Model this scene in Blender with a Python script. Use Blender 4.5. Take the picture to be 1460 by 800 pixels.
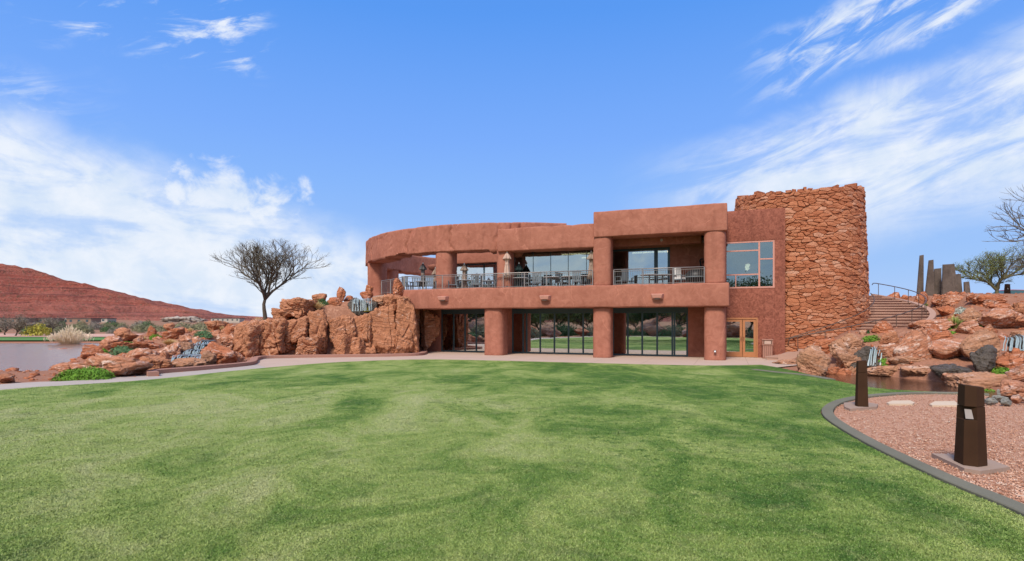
import bpy, bmesh, math, random
import numpy as np
from mathutils import Vector, noise, Matrix
R=math.radians
random.seed(7); rng=np.random.default_rng(7)
scn=bpy.context.scene
for o in list(bpy.data.objects): bpy.data.objects.remove(o)
# ------------------------------------------------------------------ camera
F=811.1; HZ=459.0; CZ=2.0
cam_d=bpy.data.cameras.new('camera'); cam=bpy.data.objects.new('camera',cam_d); scn.collection.objects.link(cam)
cam.location=(0,0,CZ); cam.rotation_euler=(R(90),0,0)
cam_d.lens=20; cam_d.sensor_width=36; cam_d.shift_y=59/1460; cam_d.clip_end=6000; cam_d.clip_start=.1
scn.camera=cam
# ------------------------------------------------------------------ light
SUN_EL=R(48); SUN_AZ=R(205)      # sun behind the camera and to the left (compass from +Y, clockwise)
sun_d=bpy.data.lights.new('sun','SUN'); sun=bpy.data.objects.new('sun',sun_d); scn.collection.objects.link(sun)
sd=Vector((math.sin(SUN_AZ)*math.cos(SUN_EL),math.cos(SUN_AZ)*math.cos(SUN_EL),math.sin(SUN_EL)))
sun.rotation_euler=sd.to_track_quat('Z','Y').to_euler(); sun.location=sd*100
sun_d.energy=2.6; sun_d.angle=R(14); sun_d.color=(1,.91,.79)
scn.view_settings.view_transform='Standard'; scn.view_settings.look='None'
scn.view_settings.exposure=0.78; scn.view_settings.gamma=1
class NT:
    def __init__(s,nt): s.nt=nt; nt.nodes.clear()
    def n(s,t,**k):
        nd=s.nt.nodes.new(t)
        for a,v in k.items(): setattr(nd,a,v)
        return nd
    def l(s,a,b): s.nt.links.new(a,b)
    def put(s,sock,v):
        if isinstance(v,bpy.types.NodeSocket): s.l(v,sock)
        elif v is not None: sock.default_value=v
    def math(s,op,a,b=None,c=None,clamp=False):
        nd=s.n('ShaderNodeMath',operation=op,use_clamp=clamp)
        for i,v in enumerate((a,b,c)):
            if v is not None: s.put(nd.inputs[i],v)
        return nd.outputs[0]
    def ss(s,v,a,b):      # smoothstep a->b
        nd=s.n('ShaderNodeMapRange',interpolation_type='SMOOTHSTEP'); s.put(nd.inputs[0],v)
        nd.inputs[1].default_value=a; nd.inputs[2].default_value=b; return nd.outputs[0]
    def mix(s,f,a,b,mode='MIX'):
        nd=s.n('ShaderNodeMix',data_type='RGBA',blend_type=mode); s.put(nd.inputs[0],f)
        for i,v in ((6,a),(7,b)):
            if isinstance(v,tuple) and len(v)==3: v=(*v,1)
            s.put(nd.inputs[i],v)
        return nd.outputs[2]
    def noise(s,vec,scale,detail=4,rough=.55,dist=0):
        nd=s.n('ShaderNodeTexNoise'); s.put(nd.inputs['Vector'],vec)
        nd.inputs['Scale'].default_value=scale; nd.inputs['Detail'].default_value=detail
        nd.inputs['Roughness'].default_value=rough; nd.inputs['Distortion'].default_value=dist
        return nd.outputs['Fac']
    def mapping(s,vec,loc=(0,0,0),rot=(0,0,0),scale=(1,1,1)):
        nd=s.n('ShaderNodeMapping'); s.put(nd.inputs[0],vec)
        nd.inputs[1].default_value=loc; nd.inputs[2].default_value=rot; nd.inputs[3].default_value=scale
        return nd.outputs[0]
    def voro(s,vec,scale,feat='F1',rand=1):
        nd=s.n('ShaderNodeTexVoronoi',feature=feat); s.put(nd.inputs['Vector'],vec)
        nd.inputs['Scale'].default_value=scale; nd.inputs['Randomness'].default_value=rand
        return nd
    def ramp(s,f,stops):
        nd=s.n('ShaderNodeValToRGB'); s.put(nd.inputs[0],f); e=nd.color_ramp.elements
        while len(e)<len(stops): e.new(.5)
        for i,(p,c) in enumerate(stops): e[i].position=p; e[i].color=(*c,1)
        return nd.outputs[0]
    def pos(s): return s.n('ShaderNodeNewGeometry').outputs['Position']
    def bump(s,h,strength=.5,dist=.02,prev=None):
        nd=s.n('ShaderNodeBump'); s.put(nd.inputs['Height'],h); nd.inputs['Strength'].default_value=strength
        nd.inputs['Distance'].default_value=dist
        if prev is not None: s.l(prev,nd.inputs['Normal'])
        return nd.outputs[0]
    def out(s,col,rough=.8,nrm=None,metal=0,spec=.3,**k):
        b=s.n('ShaderNodeBsdfPrincipled'); o=s.n('ShaderNodeOutputMaterial')
        if isinstance(col,tuple): col=(*col,1)
        s.put(b.inputs['Base Color'],col); s.put(b.inputs['Roughness'],rough); s.put(b.inputs['Metallic'],metal)
        b.inputs['Specular IOR Level'].default_value=spec
        if nrm is not None: s.l(nrm,b.inputs['Normal'])
        for a,v in k.items(): s.put(b.inputs[a.replace('_',' ')],v)
        s.l(b.outputs[0],o.inputs[0]); return b
# ------------------------------------------------------------------ world: clear sky with high cirrus
w=bpy.data.worlds.new('World'); scn.world=w; w.use_nodes=True
T=NT(w.node_tree)
tc=T.n('ShaderNodeTexCoord').outputs['Generated']
sky=T.n('ShaderNodeTexSky',sky_type='NISHITA',sun_disc=False,sun_elevation=SUN_EL,sun_rotation=SUN_AZ)
sky.air_density=1.25; sky.dust_density=.35; sky.ozone_density=3.0; sky.altitude=900
sx=T.n('ShaderNodeSeparateXYZ'); T.l(tc,sx.inputs[0]); X,Y,Z=sx.outputs
az=T.math('MULTIPLY',T.math('ARCTAN2',X,Y),57.2958); el=T.math('MULTIPLY',T.math('ARCSINE',Z),57.2958)
cv=T.n('ShaderNodeCombineXYZ'); T.l(az,cv.inputs[0]); T.l(el,cv.inputs[1]); ae=cv.outputs[0]
# domain-warped cloud noises in azimuth / elevation degrees
def cloudn(rot,scale,sc,loc,det=9,ro=.62,dist=.6):
    return T.noise(T.mapping(T.mapping(ae,(0,0,0),(0,0,R(rot))),loc,(0,0,0),scale),sc,det,ro,dist)
def band(v,a,b,c,d): return T.math('MULTIPLY',T.ss(v,a,b),T.math('SUBTRACT',1,T.ss(v,c,d)))
warp=T.math('MULTIPLY',T.math('SUBTRACT',cloudn(0,(1,1,1),.12,(3,1,0),6),.5),7)
# left low cloud bank: top edge falls from el 14 at az -42 to el 7 at az -13
azw=T.math('ADD',az,T.math('MULTIPLY',warp,.6)); elw=T.math('ADD',el,T.math('MULTIPLY',warp,.55))
topL=T.math('SUBTRACT',8.2,T.math('MULTIPLY',T.math('ADD',az,13),.27))
dL=T.math('SUBTRACT',topL,elw)
mL=T.math('MULTIPLY',T.ss(dL,-1.8,3.2),T.math('SUBTRACT',1,T.ss(azw,-16,-5)))
nL=cloudn(8,(1,2.6,1),.10,(11,5,0)); puff=cloudn(0,(1,1.2,1),.28,(40,9,0),10,.6,.3)
# puffy head
dx=T.math('DIVIDE',T.math('ADD',az,26.5),8.5); dy=T.math('DIVIDE',T.math('SUBTRACT',el,11.2),3.3)
hd=T.math('SUBTRACT',1,T.math('SQRT',T.math('ADD',T.math('MULTIPLY',dx,dx),T.math('MULTIPLY',dy,dy))))
head=T.ss(T.math('ADD',hd,T.math('MULTIPLY',T.math('SUBTRACT',puff,.5),2.4)),.15,.75)
cL=T.math('MAXIMUM',T.math('MULTIPLY',mL,T.math('ADD',.42,T.math('MULTIPLY',.58,T.ss(T.math('ADD',nL,T.math('MULTIPLY',puff,.25)),.45,.68)))),T.math('MULTIPLY',head,.95))
# right streak field
lineR=T.math('ADD',9.5,T.math('MULTIPLY',T.math('SUBTRACT',az,12),.17))     # centre elevation grows to the right
dR=T.math('SUBTRACT',elw,lineR)
nR=cloudn(-13,(1,4.2,1),.085,(7,2,0)); nR2=cloudn(-20,(1,3,1),.2,(1,22,0))
wR=T.math('MULTIPLY',T.ss(azw,9,27),band(dR,-8,-2.0,4.0,7.5))
cR=T.math('MULTIPLY',wR,T.math('ADD',.22,T.math('MULTIPLY',.78,T.ss(T.math('ADD',nR,T.math('MULTIPLY',nR2,.28)),.46,.74))))
# top right / top left wisps
dT=T.math('SUBTRACT',elw,T.math('ADD',20.5,T.math('MULTIPLY',T.math('SUBTRACT',az,22),.22)))
nT=cloudn(-22,(1,4,1),.16,(2,30,0))
cT=T.math('MULTIPLY',T.math('MULTIPLY',T.ss(az,20,30),band(dT,-2.2,-.3,2.0,4.5)),T.ss(nT,.42,.66))
nU=cloudn(-16,(1,3.4,1),.17,(52,3,0))
cU=T.math('MULTIPLY',T.math('MULTIPLY',band(azw,-43,-36,-26,-22),band(elw,20.5,22.5,26,29)),T.ss(nU,.48,.70))
cV=T.math('MULTIPLY',T.math('MULTIPLY',T.math('SUBTRACT',1,T.ss(azw,-41,-33)),band(elw,12.5,14.5,17,20)),T.math('MULTIPLY',T.ss(nU,.42,.66),.5))
# everywhere else overhead and behind: scattered high cloud
nO=T.noise(T.mapping(tc,(0,0,0),(0,0,0),(1,1,2.6)),2.4,9,.62,.5)
outw=T.math('MAXIMUM',T.ss(T.math('ABSOLUTE',az),50,80),T.ss(el,33,50))
cO=T.math('MULTIPLY',outw,T.ss(nO,.42,.66))
# pale wash near the horizon
hz=T.math('MULTIPLY',T.math('SUBTRACT',1,T.ss(el,-1,6)),.15)
cl=T.math('MAXIMUM',T.math('MAXIMUM',T.math('MAXIMUM',cL,cR),T.math('MAXIMUM',cT,cU)),T.math('MAXIMUM',cV,T.math('MAXIMUM',cO,hz)),clamp=True)
hs=T.n('ShaderNodeHueSaturation'); T.l(sky.outputs[0],hs.inputs['Color']); hs.inputs['Hue'].default_value=.507; hs.inputs['Saturation'].default_value=1.12
hs.inputs['Value'].default_value=1.0
ccol=T.mix(T.ss(puff,.3,.7),(5.2,5.9,6.8),(6.5,6.75,7.1))
tint=T.mix(1.0,hs.outputs[0],(.85,1.35,1.85),'MULTIPLY')
gr=T.ramp(T.math('DIVIDE',el,40,clamp=True),[(p_,tuple(q/8 for q in c_)) for p_,c_ in [(0,(2.9,4.25,6.7)),(.118,(2.55,4.05,6.75)),(.33,(1.75,3.38,6.9)),(.44,(1.42,3.0,6.9)),(.71,(.74,2.33,6.35)),(1,(.55,1.8,5.3))]])
gr8=T.n('ShaderNodeVectorMath',operation='SCALE'); T.l(gr,gr8.inputs[0]); gr8.inputs['Scale'].default_value=8
clear=T.mix(T.ss(el,30,50),gr8.outputs[0],tint)
fin=T.mix(T.math('MULTIPLY',cl,.90),clear,ccol)
bg=T.n('ShaderNodeBackground'); T.l(fin,bg.inputs[0]); bg.inputs[1].default_value=.082
wo=T.n('ShaderNodeOutputWorld'); T.l(bg.outputs[0],wo.inputs[0])
# ------------------------------------------------------------------ helpers
C=scn.collection
def tag(o,label=None,cat=None,group=None,kind=None):
    if label: o['label']=label
    if cat: o['category']=cat
    if group: o['group']=group
    if kind: o['kind']=kind
    return o
def empty(name,loc=(0,0,0),rz=0):
    o=bpy.data.objects.new(name,None); C.objects.link(o); o.location=loc; o.rotation_euler=(0,0,rz); o.empty_display_size=.3
    return o
def link(name,me,mat=None,parent=None,loc=(0,0,0),smooth=False):
    if mat: me.materials.append(mat)
    o=bpy.data.objects.new(name,me); C.objects.link(o); o.location=loc
    if parent: o.parent=parent
    if smooth: me.polygons.foreach_set('use_smooth',[True]*len(me.polygons))
    return o
def npmesh(name,v,f):
    """v (n,3) array, f (m,k) array of equal-size faces"""
    me=bpy.data.meshes.new(name); v=np.asarray(v,dtype=np.float32); f=np.asarray(f,dtype=np.int32)
    me.vertices.add(len(v)); me.vertices.foreach_set('co',v.ravel())
    k=f.shape[1]; me.loops.add(f.size); me.loops.foreach_set('vertex_index',f.ravel())
    me.polygons.add(len(f)); me.polygons.foreach_set('loop_start',np.arange(0,f.size,k,dtype=np.int32))
    me.update(calc_edges=True); me.validate(); return me
class MB:
    def __init__(s): s.v=[]; s.f=[]
    def add(s,vs,fs):
        b=len(s.v); s.v+= [tuple(p) for p in vs]; s.f+=[[b+i for i in f] for f in fs]; return s
    def box(s,x0,x1,y0,y1,z0,z1):
        return s.add([(x0,y0,z0),(x1,y0,z0),(x1,y1,z0),(x0,y1,z0),(x0,y0,z1),(x1,y0,z1),(x1,y1,z1),(x0,y1,z1)],
              [(0,3,2,1),(4,5,6,7),(0,1,5,4),(1,2,6,5),(2,3,7,6),(3,0,4,7)])
    def tube(s,pts,rad,n=8,cap=True):
        pts=[Vector(p) for p in pts]; m=len(pts)
        if not hasattr(rad,'__len__'): rad=[rad]*m
        b=len(s.v); up=Vector((0,0,1)); prev=None
        for i,p in enumerate(pts):
            d=(pts[min(i+1,m-1)]-pts[max(i-1,0)]).normalized()
            a=prev if prev else (up if abs(d.z)<.9 else Vector((1,0,0)))
            a=(a-d*a.dot(d)).normalized(); c=d.cross(a); prev=a
            for j in range(n):
                t=2*math.pi*j/n; s.v.append(tuple(p+(a*math.cos(t)+c*math.sin(t))*rad[i]))
        for i in range(m-1):
            for j in range(n): s.f.append([b+i*n+j,b+i*n+(j+1)%n,b+(i+1)*n+(j+1)%n,b+(i+1)*n+j])
        if cap: s.f.append([b+j for j in range(n)][::-1]); s.f.append([b+(m-1)*n+j for j in range(n)])
        return s
    def lathe(s,prof,n=16,c=(0,0,0),fx=None):
        b=len(s.v)
        for r,z in prof:
            for j in range(n):
                t=2*math.pi*j/n; rr=r*(fx(t,z) if fx else 1); s.v.append((c[0]+rr*math.cos(t),c[1]+rr*math.sin(t),c[2]+z))
        for i in range(len(prof)-1):
            for j in range(n): s.f.append([b+i*n+j,b+i*n+(j+1)%n,b+(i+1)*n+(j+1)%n,b+(i+1)*n+j])
        s.f.append([b+j for j in range(n)][::-1]); s.f.append([b+(len(prof)-1)*n+j for j in range(n)])
        return s
    def build(s,name,mat=None,parent=None,smooth=False,loc=(0,0,0),bevel=0):
        me=bpy.data.meshes.new(name); me.from_pydata(s.v,[],s.f); me.validate()
        if bevel:
            bm=bmesh.new(); bm.from_mesh(me)
            bmesh.ops.bevel(bm,geom=bm.edges[:],offset=bevel,segments=2,affect='EDGES',profile=.6); bm.to_mesh(me); bm.free()
        return link(name,me,mat,parent,loc,smooth)
def kids(o): return [c for c in bpy.data.objects if c.parent==o]
def copy_tree(o,loc=None,rz=None,label=None,parent=None,scale=None,_cache={}):
    c=o.copy(); C.objects.link(c); c.parent=parent
    if loc is not None: c.location=loc
    if rz is not None: c.rotation_euler=(0,0,rz)
    if scale: c.scale=(scale,)*3
    if label: c['label']=label
    if o.name not in _cache: _cache[o.name]=kids(o)
    for ch in _cache[o.name]: copy_tree(ch,parent=c)
    return c
def sm(x): x=np.clip(x,0,1); return x*x*(3-2*x)
def G(px,py,z=0.0):
    y=(CZ-z)*F/(py-HZ); return ((px-730)*y/F,y)
def Wd(px,py,y): return Vector(((px-730)*y/F,y,CZ-(py-HZ)*y/F))
TX,TY=17.62,35.15          # tower centre
PH0,PH1,ZT,NST,RO=-130,22,3.7,22,6.6
def zst(ph): return ZT*np.clip((ph-PH0)/(PH1-PH0),0,1)
def vn(x,y,s,o=0):        # cheap smooth value noise
    return (np.sin(x*s+o)*np.cos(y*s*1.13+o*2.1)+.5*np.sin(x*s*2.3+1.7+o)*np.sin(y*s*2.1+o*.7)+.25*np.sin(x*s*4.9+y*s*3.7+o))/1.75
def h(x,y):
    x=np.asarray(x,float); y=np.asarray(y,float); k=x/np.maximum(y,1)
    hl=1.35*sm((y-23.5)/13)*sm((k+.80)/.22)*(1-sm((y-46)/14))*sm((-12.8-x)/1.5)*np.maximum(sm((-k-.485)/.06),sm((y-36)/3))
    q=((y-33.4)-(x+16)*.28)*.96
    H=1.5+1.9*sm((x+18)/8)
    h2=sm(q/1.3-.2)*H*(1-sm((x+7.2)/1.2))*sm((x+21)/3)*(1-sm((y-60)/8))
    z=np.maximum(hl,h2)
    qq=np.clip((y-20.5+(x-14)*.35)/17,0,1)
    hr=3.7*qq**.95*sm((x-13.4)/2.6)
    # around the tower stairs the ground never rises above the treads
    r=np.hypot(x-TX,y-TY); ph=np.degrees(np.arctan2(y-TY,x-TX)); ph=np.where(ph>100,ph-360,ph)
    lim=zst(ph)-.3; t=sm((r-RO-.5)/3.2)
    hr=np.where(ph<PH1+10,np.minimum(hr,lim*(1-t)+t*5),np.minimum(hr,3.5+.2*t))
    z=np.maximum(z,hr)
    z=z+ .05*vn(x,y,1.7)*sm(z*4)
    pm=sm((-x-19.9-(y-25)*.62)/1.5)*sm((y-24)/1.2)*(1-sm((y-56)/6))
    z=z*(1-pm)-1.0*pm
    e=np.hypot((x-13.0-(y-19.3)*.12)/2.25,(y-19.3)/4.3); z=np.where(e<1.15,z*sm((e-.8)/.35)-.7*(1-sm((e-.8)/.3)),z)
    far=sm((np.hypot(x,y)-140)/600); z=z+far*(3*vn(x,y,.01)+2.5)
    z=z+3.0*np.exp(-(((x-76)/15)**2+((y-80)/14)**2))      # low mound behind the car park
    return z-.06
def hs_(x,y): return float(h(x,y))
def hit(px,py):
    y=5.0
    while y<95:
        x=(px-730)*y/F
        if CZ-(py-HZ)*y/F<=hs_(x,y): return x,y
        y+=.08
    return (px-730)*60/F,60
def spline(pts,n=8):
    P=[Vector((*p[:2],p[2] if len(p)>2 else 0)) for p in pts]; out=[]
    for i in range(len(P)-1):
        a,b,c,d=P[max(i-1,0)],P[i],P[i+1],P[min(i+2,len(P)-1)]
        for j in range(n):
            t=j/n; out.append(.5*((2*b)+(c-a)*t+(2*a-5*b+4*c-d)*t*t+(3*b-a-3*c+d)*t**3))
    out.append(P[-1]); return out
# ------------------------------------------------------------------ materials
def mk(name):
    m=bpy.data.materials.new(name); m.use_nodes=True; return m,NT(m.node_tree)
def plain(name,col,rough=.6,metal=0,spec=.4,var=.15,sc=6,bump=.15):
    m,t=mk(name); p=t.n('ShaderNodeTexCoord').outputs['Object']; n=t.noise(p,sc,6)
    c=t.mix(n,tuple(x*(1-var) for x in col),tuple(min(1,x*(1+var)) for x in col))
    t.out(c,rough,t.bump(t.noise(p,sc*12,3),bump,.004),metal,spec); return m
def stucco(name,dark,light,mott=0.5,cracks=True,msc=1.0):
    m,t=mk(name); p=t.pos()
    n1=t.noise(p,.9,6,.6); n2=t.noise(p,2.6*msc,5,.6,1.2); n3=t.noise(p,28,4)
    f=t.math('ADD',t.math('MULTIPLY',n1,1-mott),t.math('MULTIPLY',n2,mott))
    c=t.ramp(f,[(.34,dark),(.52,tuple((a+b)/2 for a,b in zip(dark,light))),(.68,light)])
    c=t.mix(t.math('MULTIPLY',n3,.22),c,tuple(x*.6 for x in light))
    # pale mineral scars
    sc=t.ss(t.noise(t.mapping(p,(5,0,0),(0,0,0),(1,1,.7)),1.6,9,.7,1.5),.66,.74)
    c=t.mix(t.math('MULTIPLY',sc,.22),c,tuple(min(1,x*1.35+.05) for x in light))
    st=t.ss(t.noise(t.mapping(p,(0,0,3),(0,0,0),(2.2,2.2,.22)),1.2,5,.6),.5,.75)      # rain streaks
    c=t.mix(t.math('MULTIPLY',st,.3),c,tuple(x*.62 for x in dark))
    b=t.bump(n3,.35,.01); b=t.bump(n2,.4,.05,b)
    if cracks:
        wv=t.n('ShaderNodeVectorMath',operation='ADD'); t.l(t.mapping(p,(0,0,0),(0,0,0),(1,1,.42)),wv.inputs[0])
        wn=t.n('ShaderNodeTexNoise'); t.l(p,wn.inputs['Vector']); wn.inputs['Scale'].default_value=1.6; wn.inputs['Detail'].default_value=5
        sv=t.n('ShaderNodeVectorMath',operation='SCALE'); t.l(wn.outputs['Color'],sv.inputs[0]); sv.inputs['Scale'].default_value=.55
        t.l(sv.outputs[0],wv.inputs[1])
        vd=t.voro(wv.outputs[0],.62,'DISTANCE_TO_EDGE').outputs['Distance']
        ln=t.math('SUBTRACT',1,t.ss(vd,0.0,.018)); msk=t.ss(t.noise(p,.7,3),.50,.58); ln=t.math('MULTIPLY',ln,msk)
        c=t.mix(t.math('MULTIPLY',ln,.34),c,tuple(min(1,x*1.3) for x in light)); b=t.bump(t.math('SUBTRACT',1,ln),.45,.015,b)
    t.out(c,.92,b,0,.15); return m
def rockmat(name,dark,mid,light,white=.3,wet=0,grain=1.0):
    m,t=mk(name); p=t.pos(); oi=t.n('ShaderNodeObjectInfo').outputs['Random']
    off=t.n('ShaderNodeCombineXYZ'); t.l(t.math('MULTIPLY',oi,37),off.inputs[0]); t.l(t.math('MULTIPLY',oi,91),off.inputs[2])
    va=t.n('ShaderNodeVectorMath',operation='ADD'); t.l(p,va.inputs[0]); t.l(off.outputs[0],va.inputs[1]); q=va.outputs[0]
    rotn=t.n('ShaderNodeVectorRotate'); rotn.rotation_type='AXIS_ANGLE'; rotn.inputs['Axis'].default_value=(.5,.8,.2)
    t.l(q,rotn.inputs['Vector']); t.l(t.math('MULTIPLY',t.math('SUBTRACT',oi,.5),1.3),rotn.inputs['Angle']); qr=rotn.outputs[0]
    n1=t.noise(q,1.1,8,.62,.6); lay=t.noise(t.mapping(qr,(0,0,0),(0,0,0),(.55,.55,3.6)),1.5,8,.65,1.1)
    fine=t.noise(q,11*grain,8,.7)
    f=t.math('ADD',t.math('MULTIPLY',n1,.5),t.math('MULTIPLY',lay,.5))
    c=t.ramp(f,[(.36,dark),(.5,mid),(.64,light)])
    c=t.mix(t.ss(fine,.35,.75),tuple(x*.72 for x in mid),c)
    if white:
        wn=t.noise(t.mapping(qr,(9,4,0),(0,0,0),(.8,.8,2.0)),1.25,10,.72,1.8)
        wm=t.math('MULTIPLY',t.ss(wn,.56-.1*white,.66-.06*white),min(1,.45+white*.5))
        wm=t.math('MULTIPLY',wm,t.ss(fine,.34,.52)); dk=t.ss(t.noise(t.mapping(qr,(2,7,1),(0,0,0),(.9,.9,2.6)),2.0,7,.7,1.2),.56,.68); c=t.mix(t.math('MULTIPLY',dk,.55),c,tuple(x*.62 for x in dark))  # dk: dark bands paint shadowed crevices into the rock colour
        c=t.mix(wm,c,(.76,.60,.50))
    cr=t.voro(t.mapping(qr,(0,0,0),(0,0,0),(1,1,1.9)),1.3,'DISTANCE_TO_EDGE')
    wv=t.ss(cr.outputs['Distance'],0,.035); msk=t.ss(t.noise(q,.9,3),.48,.56)
    cl=t.math('MULTIPLY',t.math('SUBTRACT',1,wv),msk)
    c=t.mix(t.math('MULTIPLY',cl,.6),c,tuple(x*.25 for x in dark))
    b=t.bump(fine,.8,.05); b=t.bump(lay,.9,.2,b); b=t.bump(t.math('SUBTRACT',1,cl),.5,.05,b)
    if wet:
        sp=t.n('ShaderNodeSeparateXYZ'); t.l(p,sp.inputs[0])
        c=t.mix(.45,c,(.085,.08,.062)); t.out(c,.42,b,0,.4)
    else: t.out(c,.9,b,0,.2)
    return m
M={}
M['stucco']=stucco('stucco_terracotta',(.28,.102,.066),(.43,.178,.120),.6)
M['stucco_mott']=stucco('stucco_mottled_maroon',(.165,.052,.034),(.37,.135,.088),.9,False,2.2)
M['rock']=rockmat('red_sandstone',(.36,.115,.055),(.54,.19,.09),(.64,.27,.15),.35)
M['rockw']=rockmat('banded_pale_sandstone',(.42,.155,.08),(.58,.25,.14),(.64,.33,.21),.62)
M['rockb']=rockmat('brown_orange_sandstone',(.36,.145,.072),(.56,.24,.125),(.68,.34,.205),.05)
M['rockt']=rockmat('tan_sandstone',(.42,.19,.10),(.54,.27,.155),(.60,.34,.22),.15)
M['wet']=rockmat('wet_dark_rock',(.10,.06,.04),(.12,.08,.06),(.14,.10,.08),0,1)
M['grey']=rockmat('grey_stone',(.25,.24,.20),(.34,.33,.29),(.45,.44,.40),.1)
M['frame']=plain('blue_grey_metal_frame',(.05,.085,.10),.4,.3)
M['rail']=plain('brushed_steel_rail',(.30,.27,.25),.45,.6)
M['railb']=plain('rusted_brown_rail',(.13,.085,.065),.5,.4)
M['glazbar']=plain('terracotta_glazing_bar',(.52,.25,.19),.6)
M['black']=plain('black_metal',(.02,.02,.022),.5)
M['furn']=plain('grey_blue_furniture',(.14,.17,.19),.6)
M['furnl']=plain('pale_grey_furniture',(.38,.40,.42),.7)
M['cush']=plain('white_cushion_fabric',(.62,.60,.58),.9)
M['umbt']=plain('tan_umbrella_fabric',(.30,.22,.17),.95)
M['umbb']=plain('beige_umbrella_fabric',(.48,.33,.26),.95)
M['umbg']=plain('dark_green_umbrella_fabric',(.02,.04,.04),.95)
M['umbd']=plain('grey_umbrella_fabric',(.10,.095,.095),.95)
M['wood']=plain('orange_wood',(.40,.165,.068),.5)
M['lens']=plain('frosted_lens',(.13,.11,.10),.4)
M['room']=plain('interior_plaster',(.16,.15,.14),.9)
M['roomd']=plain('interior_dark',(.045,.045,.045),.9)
M['white']=plain('white_paint',(.75,.74,.72),.6)
M['roof']=plain('roof_gravel',(.35,.25,.2),.95)
M['brown']=None
def glassmat(name,refl,tint):
    m,t=mk(name); g=t.n('ShaderNodeBsdfGlossy'); g.inputs['Roughness'].default_value=.015
    g.inputs['Color'].default_value=tint; tr=t.n('ShaderNodeBsdfTransparent'); tr.inputs['Color'].default_value=(.42,.50,.50,1)
    p=t.pos(); t.l(t.bump(t.noise(p,.8,2),.05,.02),g.inputs['Normal'])
    fr=t.n('ShaderNodeFresnel'); fr.inputs[0].default_value=1.5
    f=t.math('ADD',fr.outputs[0],refl,clamp=True)
    mx=t.n('ShaderNodeMixShader'); t.l(f,mx.inputs[0]); t.l(tr.outputs[0],mx.inputs[1]); t.l(g.outputs[0],mx.inputs[2])
    o=t.n('ShaderNodeOutputMaterial'); t.l(mx.outputs[0],o.inputs[0]); return m
M['glass']=glassmat('solar_glass_ground',.60,(.95,1,1,1))
M['glassw']=glassmat('solar_glass_wing',.30,(.60,.74,.78,1))
M['glassu']=glassmat('solar_glass_upper',.45,(.72,.84,.86,1))
def emis(name,col,s):
    m,t=mk(name); e=t.n('ShaderNodeEmission'); e.inputs[0].default_value=(*col,1); e.inputs[1].default_value=s
    o=t.n('ShaderNodeOutputMaterial'); t.l(e.outputs[0],o.inputs[0]); return m
M['lamp']=emis('warm_lamp_light',(1,.78,.5),2.2); M['cove']=emis('warm_cove_light',(1,.72,.42),2.6)
def concrete(name,a,b,joint=0):
    m,t=mk(name); p=t.pos(); n=t.noise(p,.8,6); f=t.noise(p,30,5,.7)
    c=t.mix(n,a,b); c=t.mix(t.math('MULTIPLY',t.ss(f,.45,.7),.25),c,tuple(x*.6 for x in a))
    bb=t.bump(f,.2,.005)
    if joint:
        q=t.mapping(p,(.3,.2,0),(0,0,R(20.8)))
        s=t.n('ShaderNodeSeparateXYZ'); t.l(q,s.inputs[0])
        def ln(v,per): return t.math('LESS_THAN',t.math('ABSOLUTE',t.math('SUBTRACT',t.math('FRACT',t.math('DIVIDE',v,per)),.5)),.008/per)
        j=t.math('MAXIMUM',ln(s.outputs[0],joint),ln(s.outputs[1],joint)); c=t.mix(t.math('MULTIPLY',j,.6),c,tuple(x*.35 for x in a))
    t.out(c,.9,bb,0,.2); return m
M['patio']=concrete('pinkish_concrete',(.42,.30,.235),(.52,.39,.31),2.4)
M['path']=concrete('grey_path_concrete',(.36,.30,.26),(.46,.39,.34))
M['curb']=concrete('grey_curb_concrete',(.115,.11,.08),(.205,.19,.14))
M['curbr']=concrete('red_curb_concrete',(.30,.15,.11),(.40,.21,.155))
M['step']=concrete('brown_step_concrete',(.34,.20,.15),(.46,.29,.22))
M['slabst']=concrete('pale_stepping_stone',(.50,.38,.27),(.62,.49,.36))
M['plinth']=concrete('brown_plinth',(.27,.19,.145),(.38,.27,.21))
M['bollard']=plain('weathered_brown_steel',(.048,.024,.013),.75,.0,.08,.35,3,.3)
M['mono']=stucco('weathered_grey_monolith',(.075,.058,.048),(.17,.13,.105),.5,True)
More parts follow.
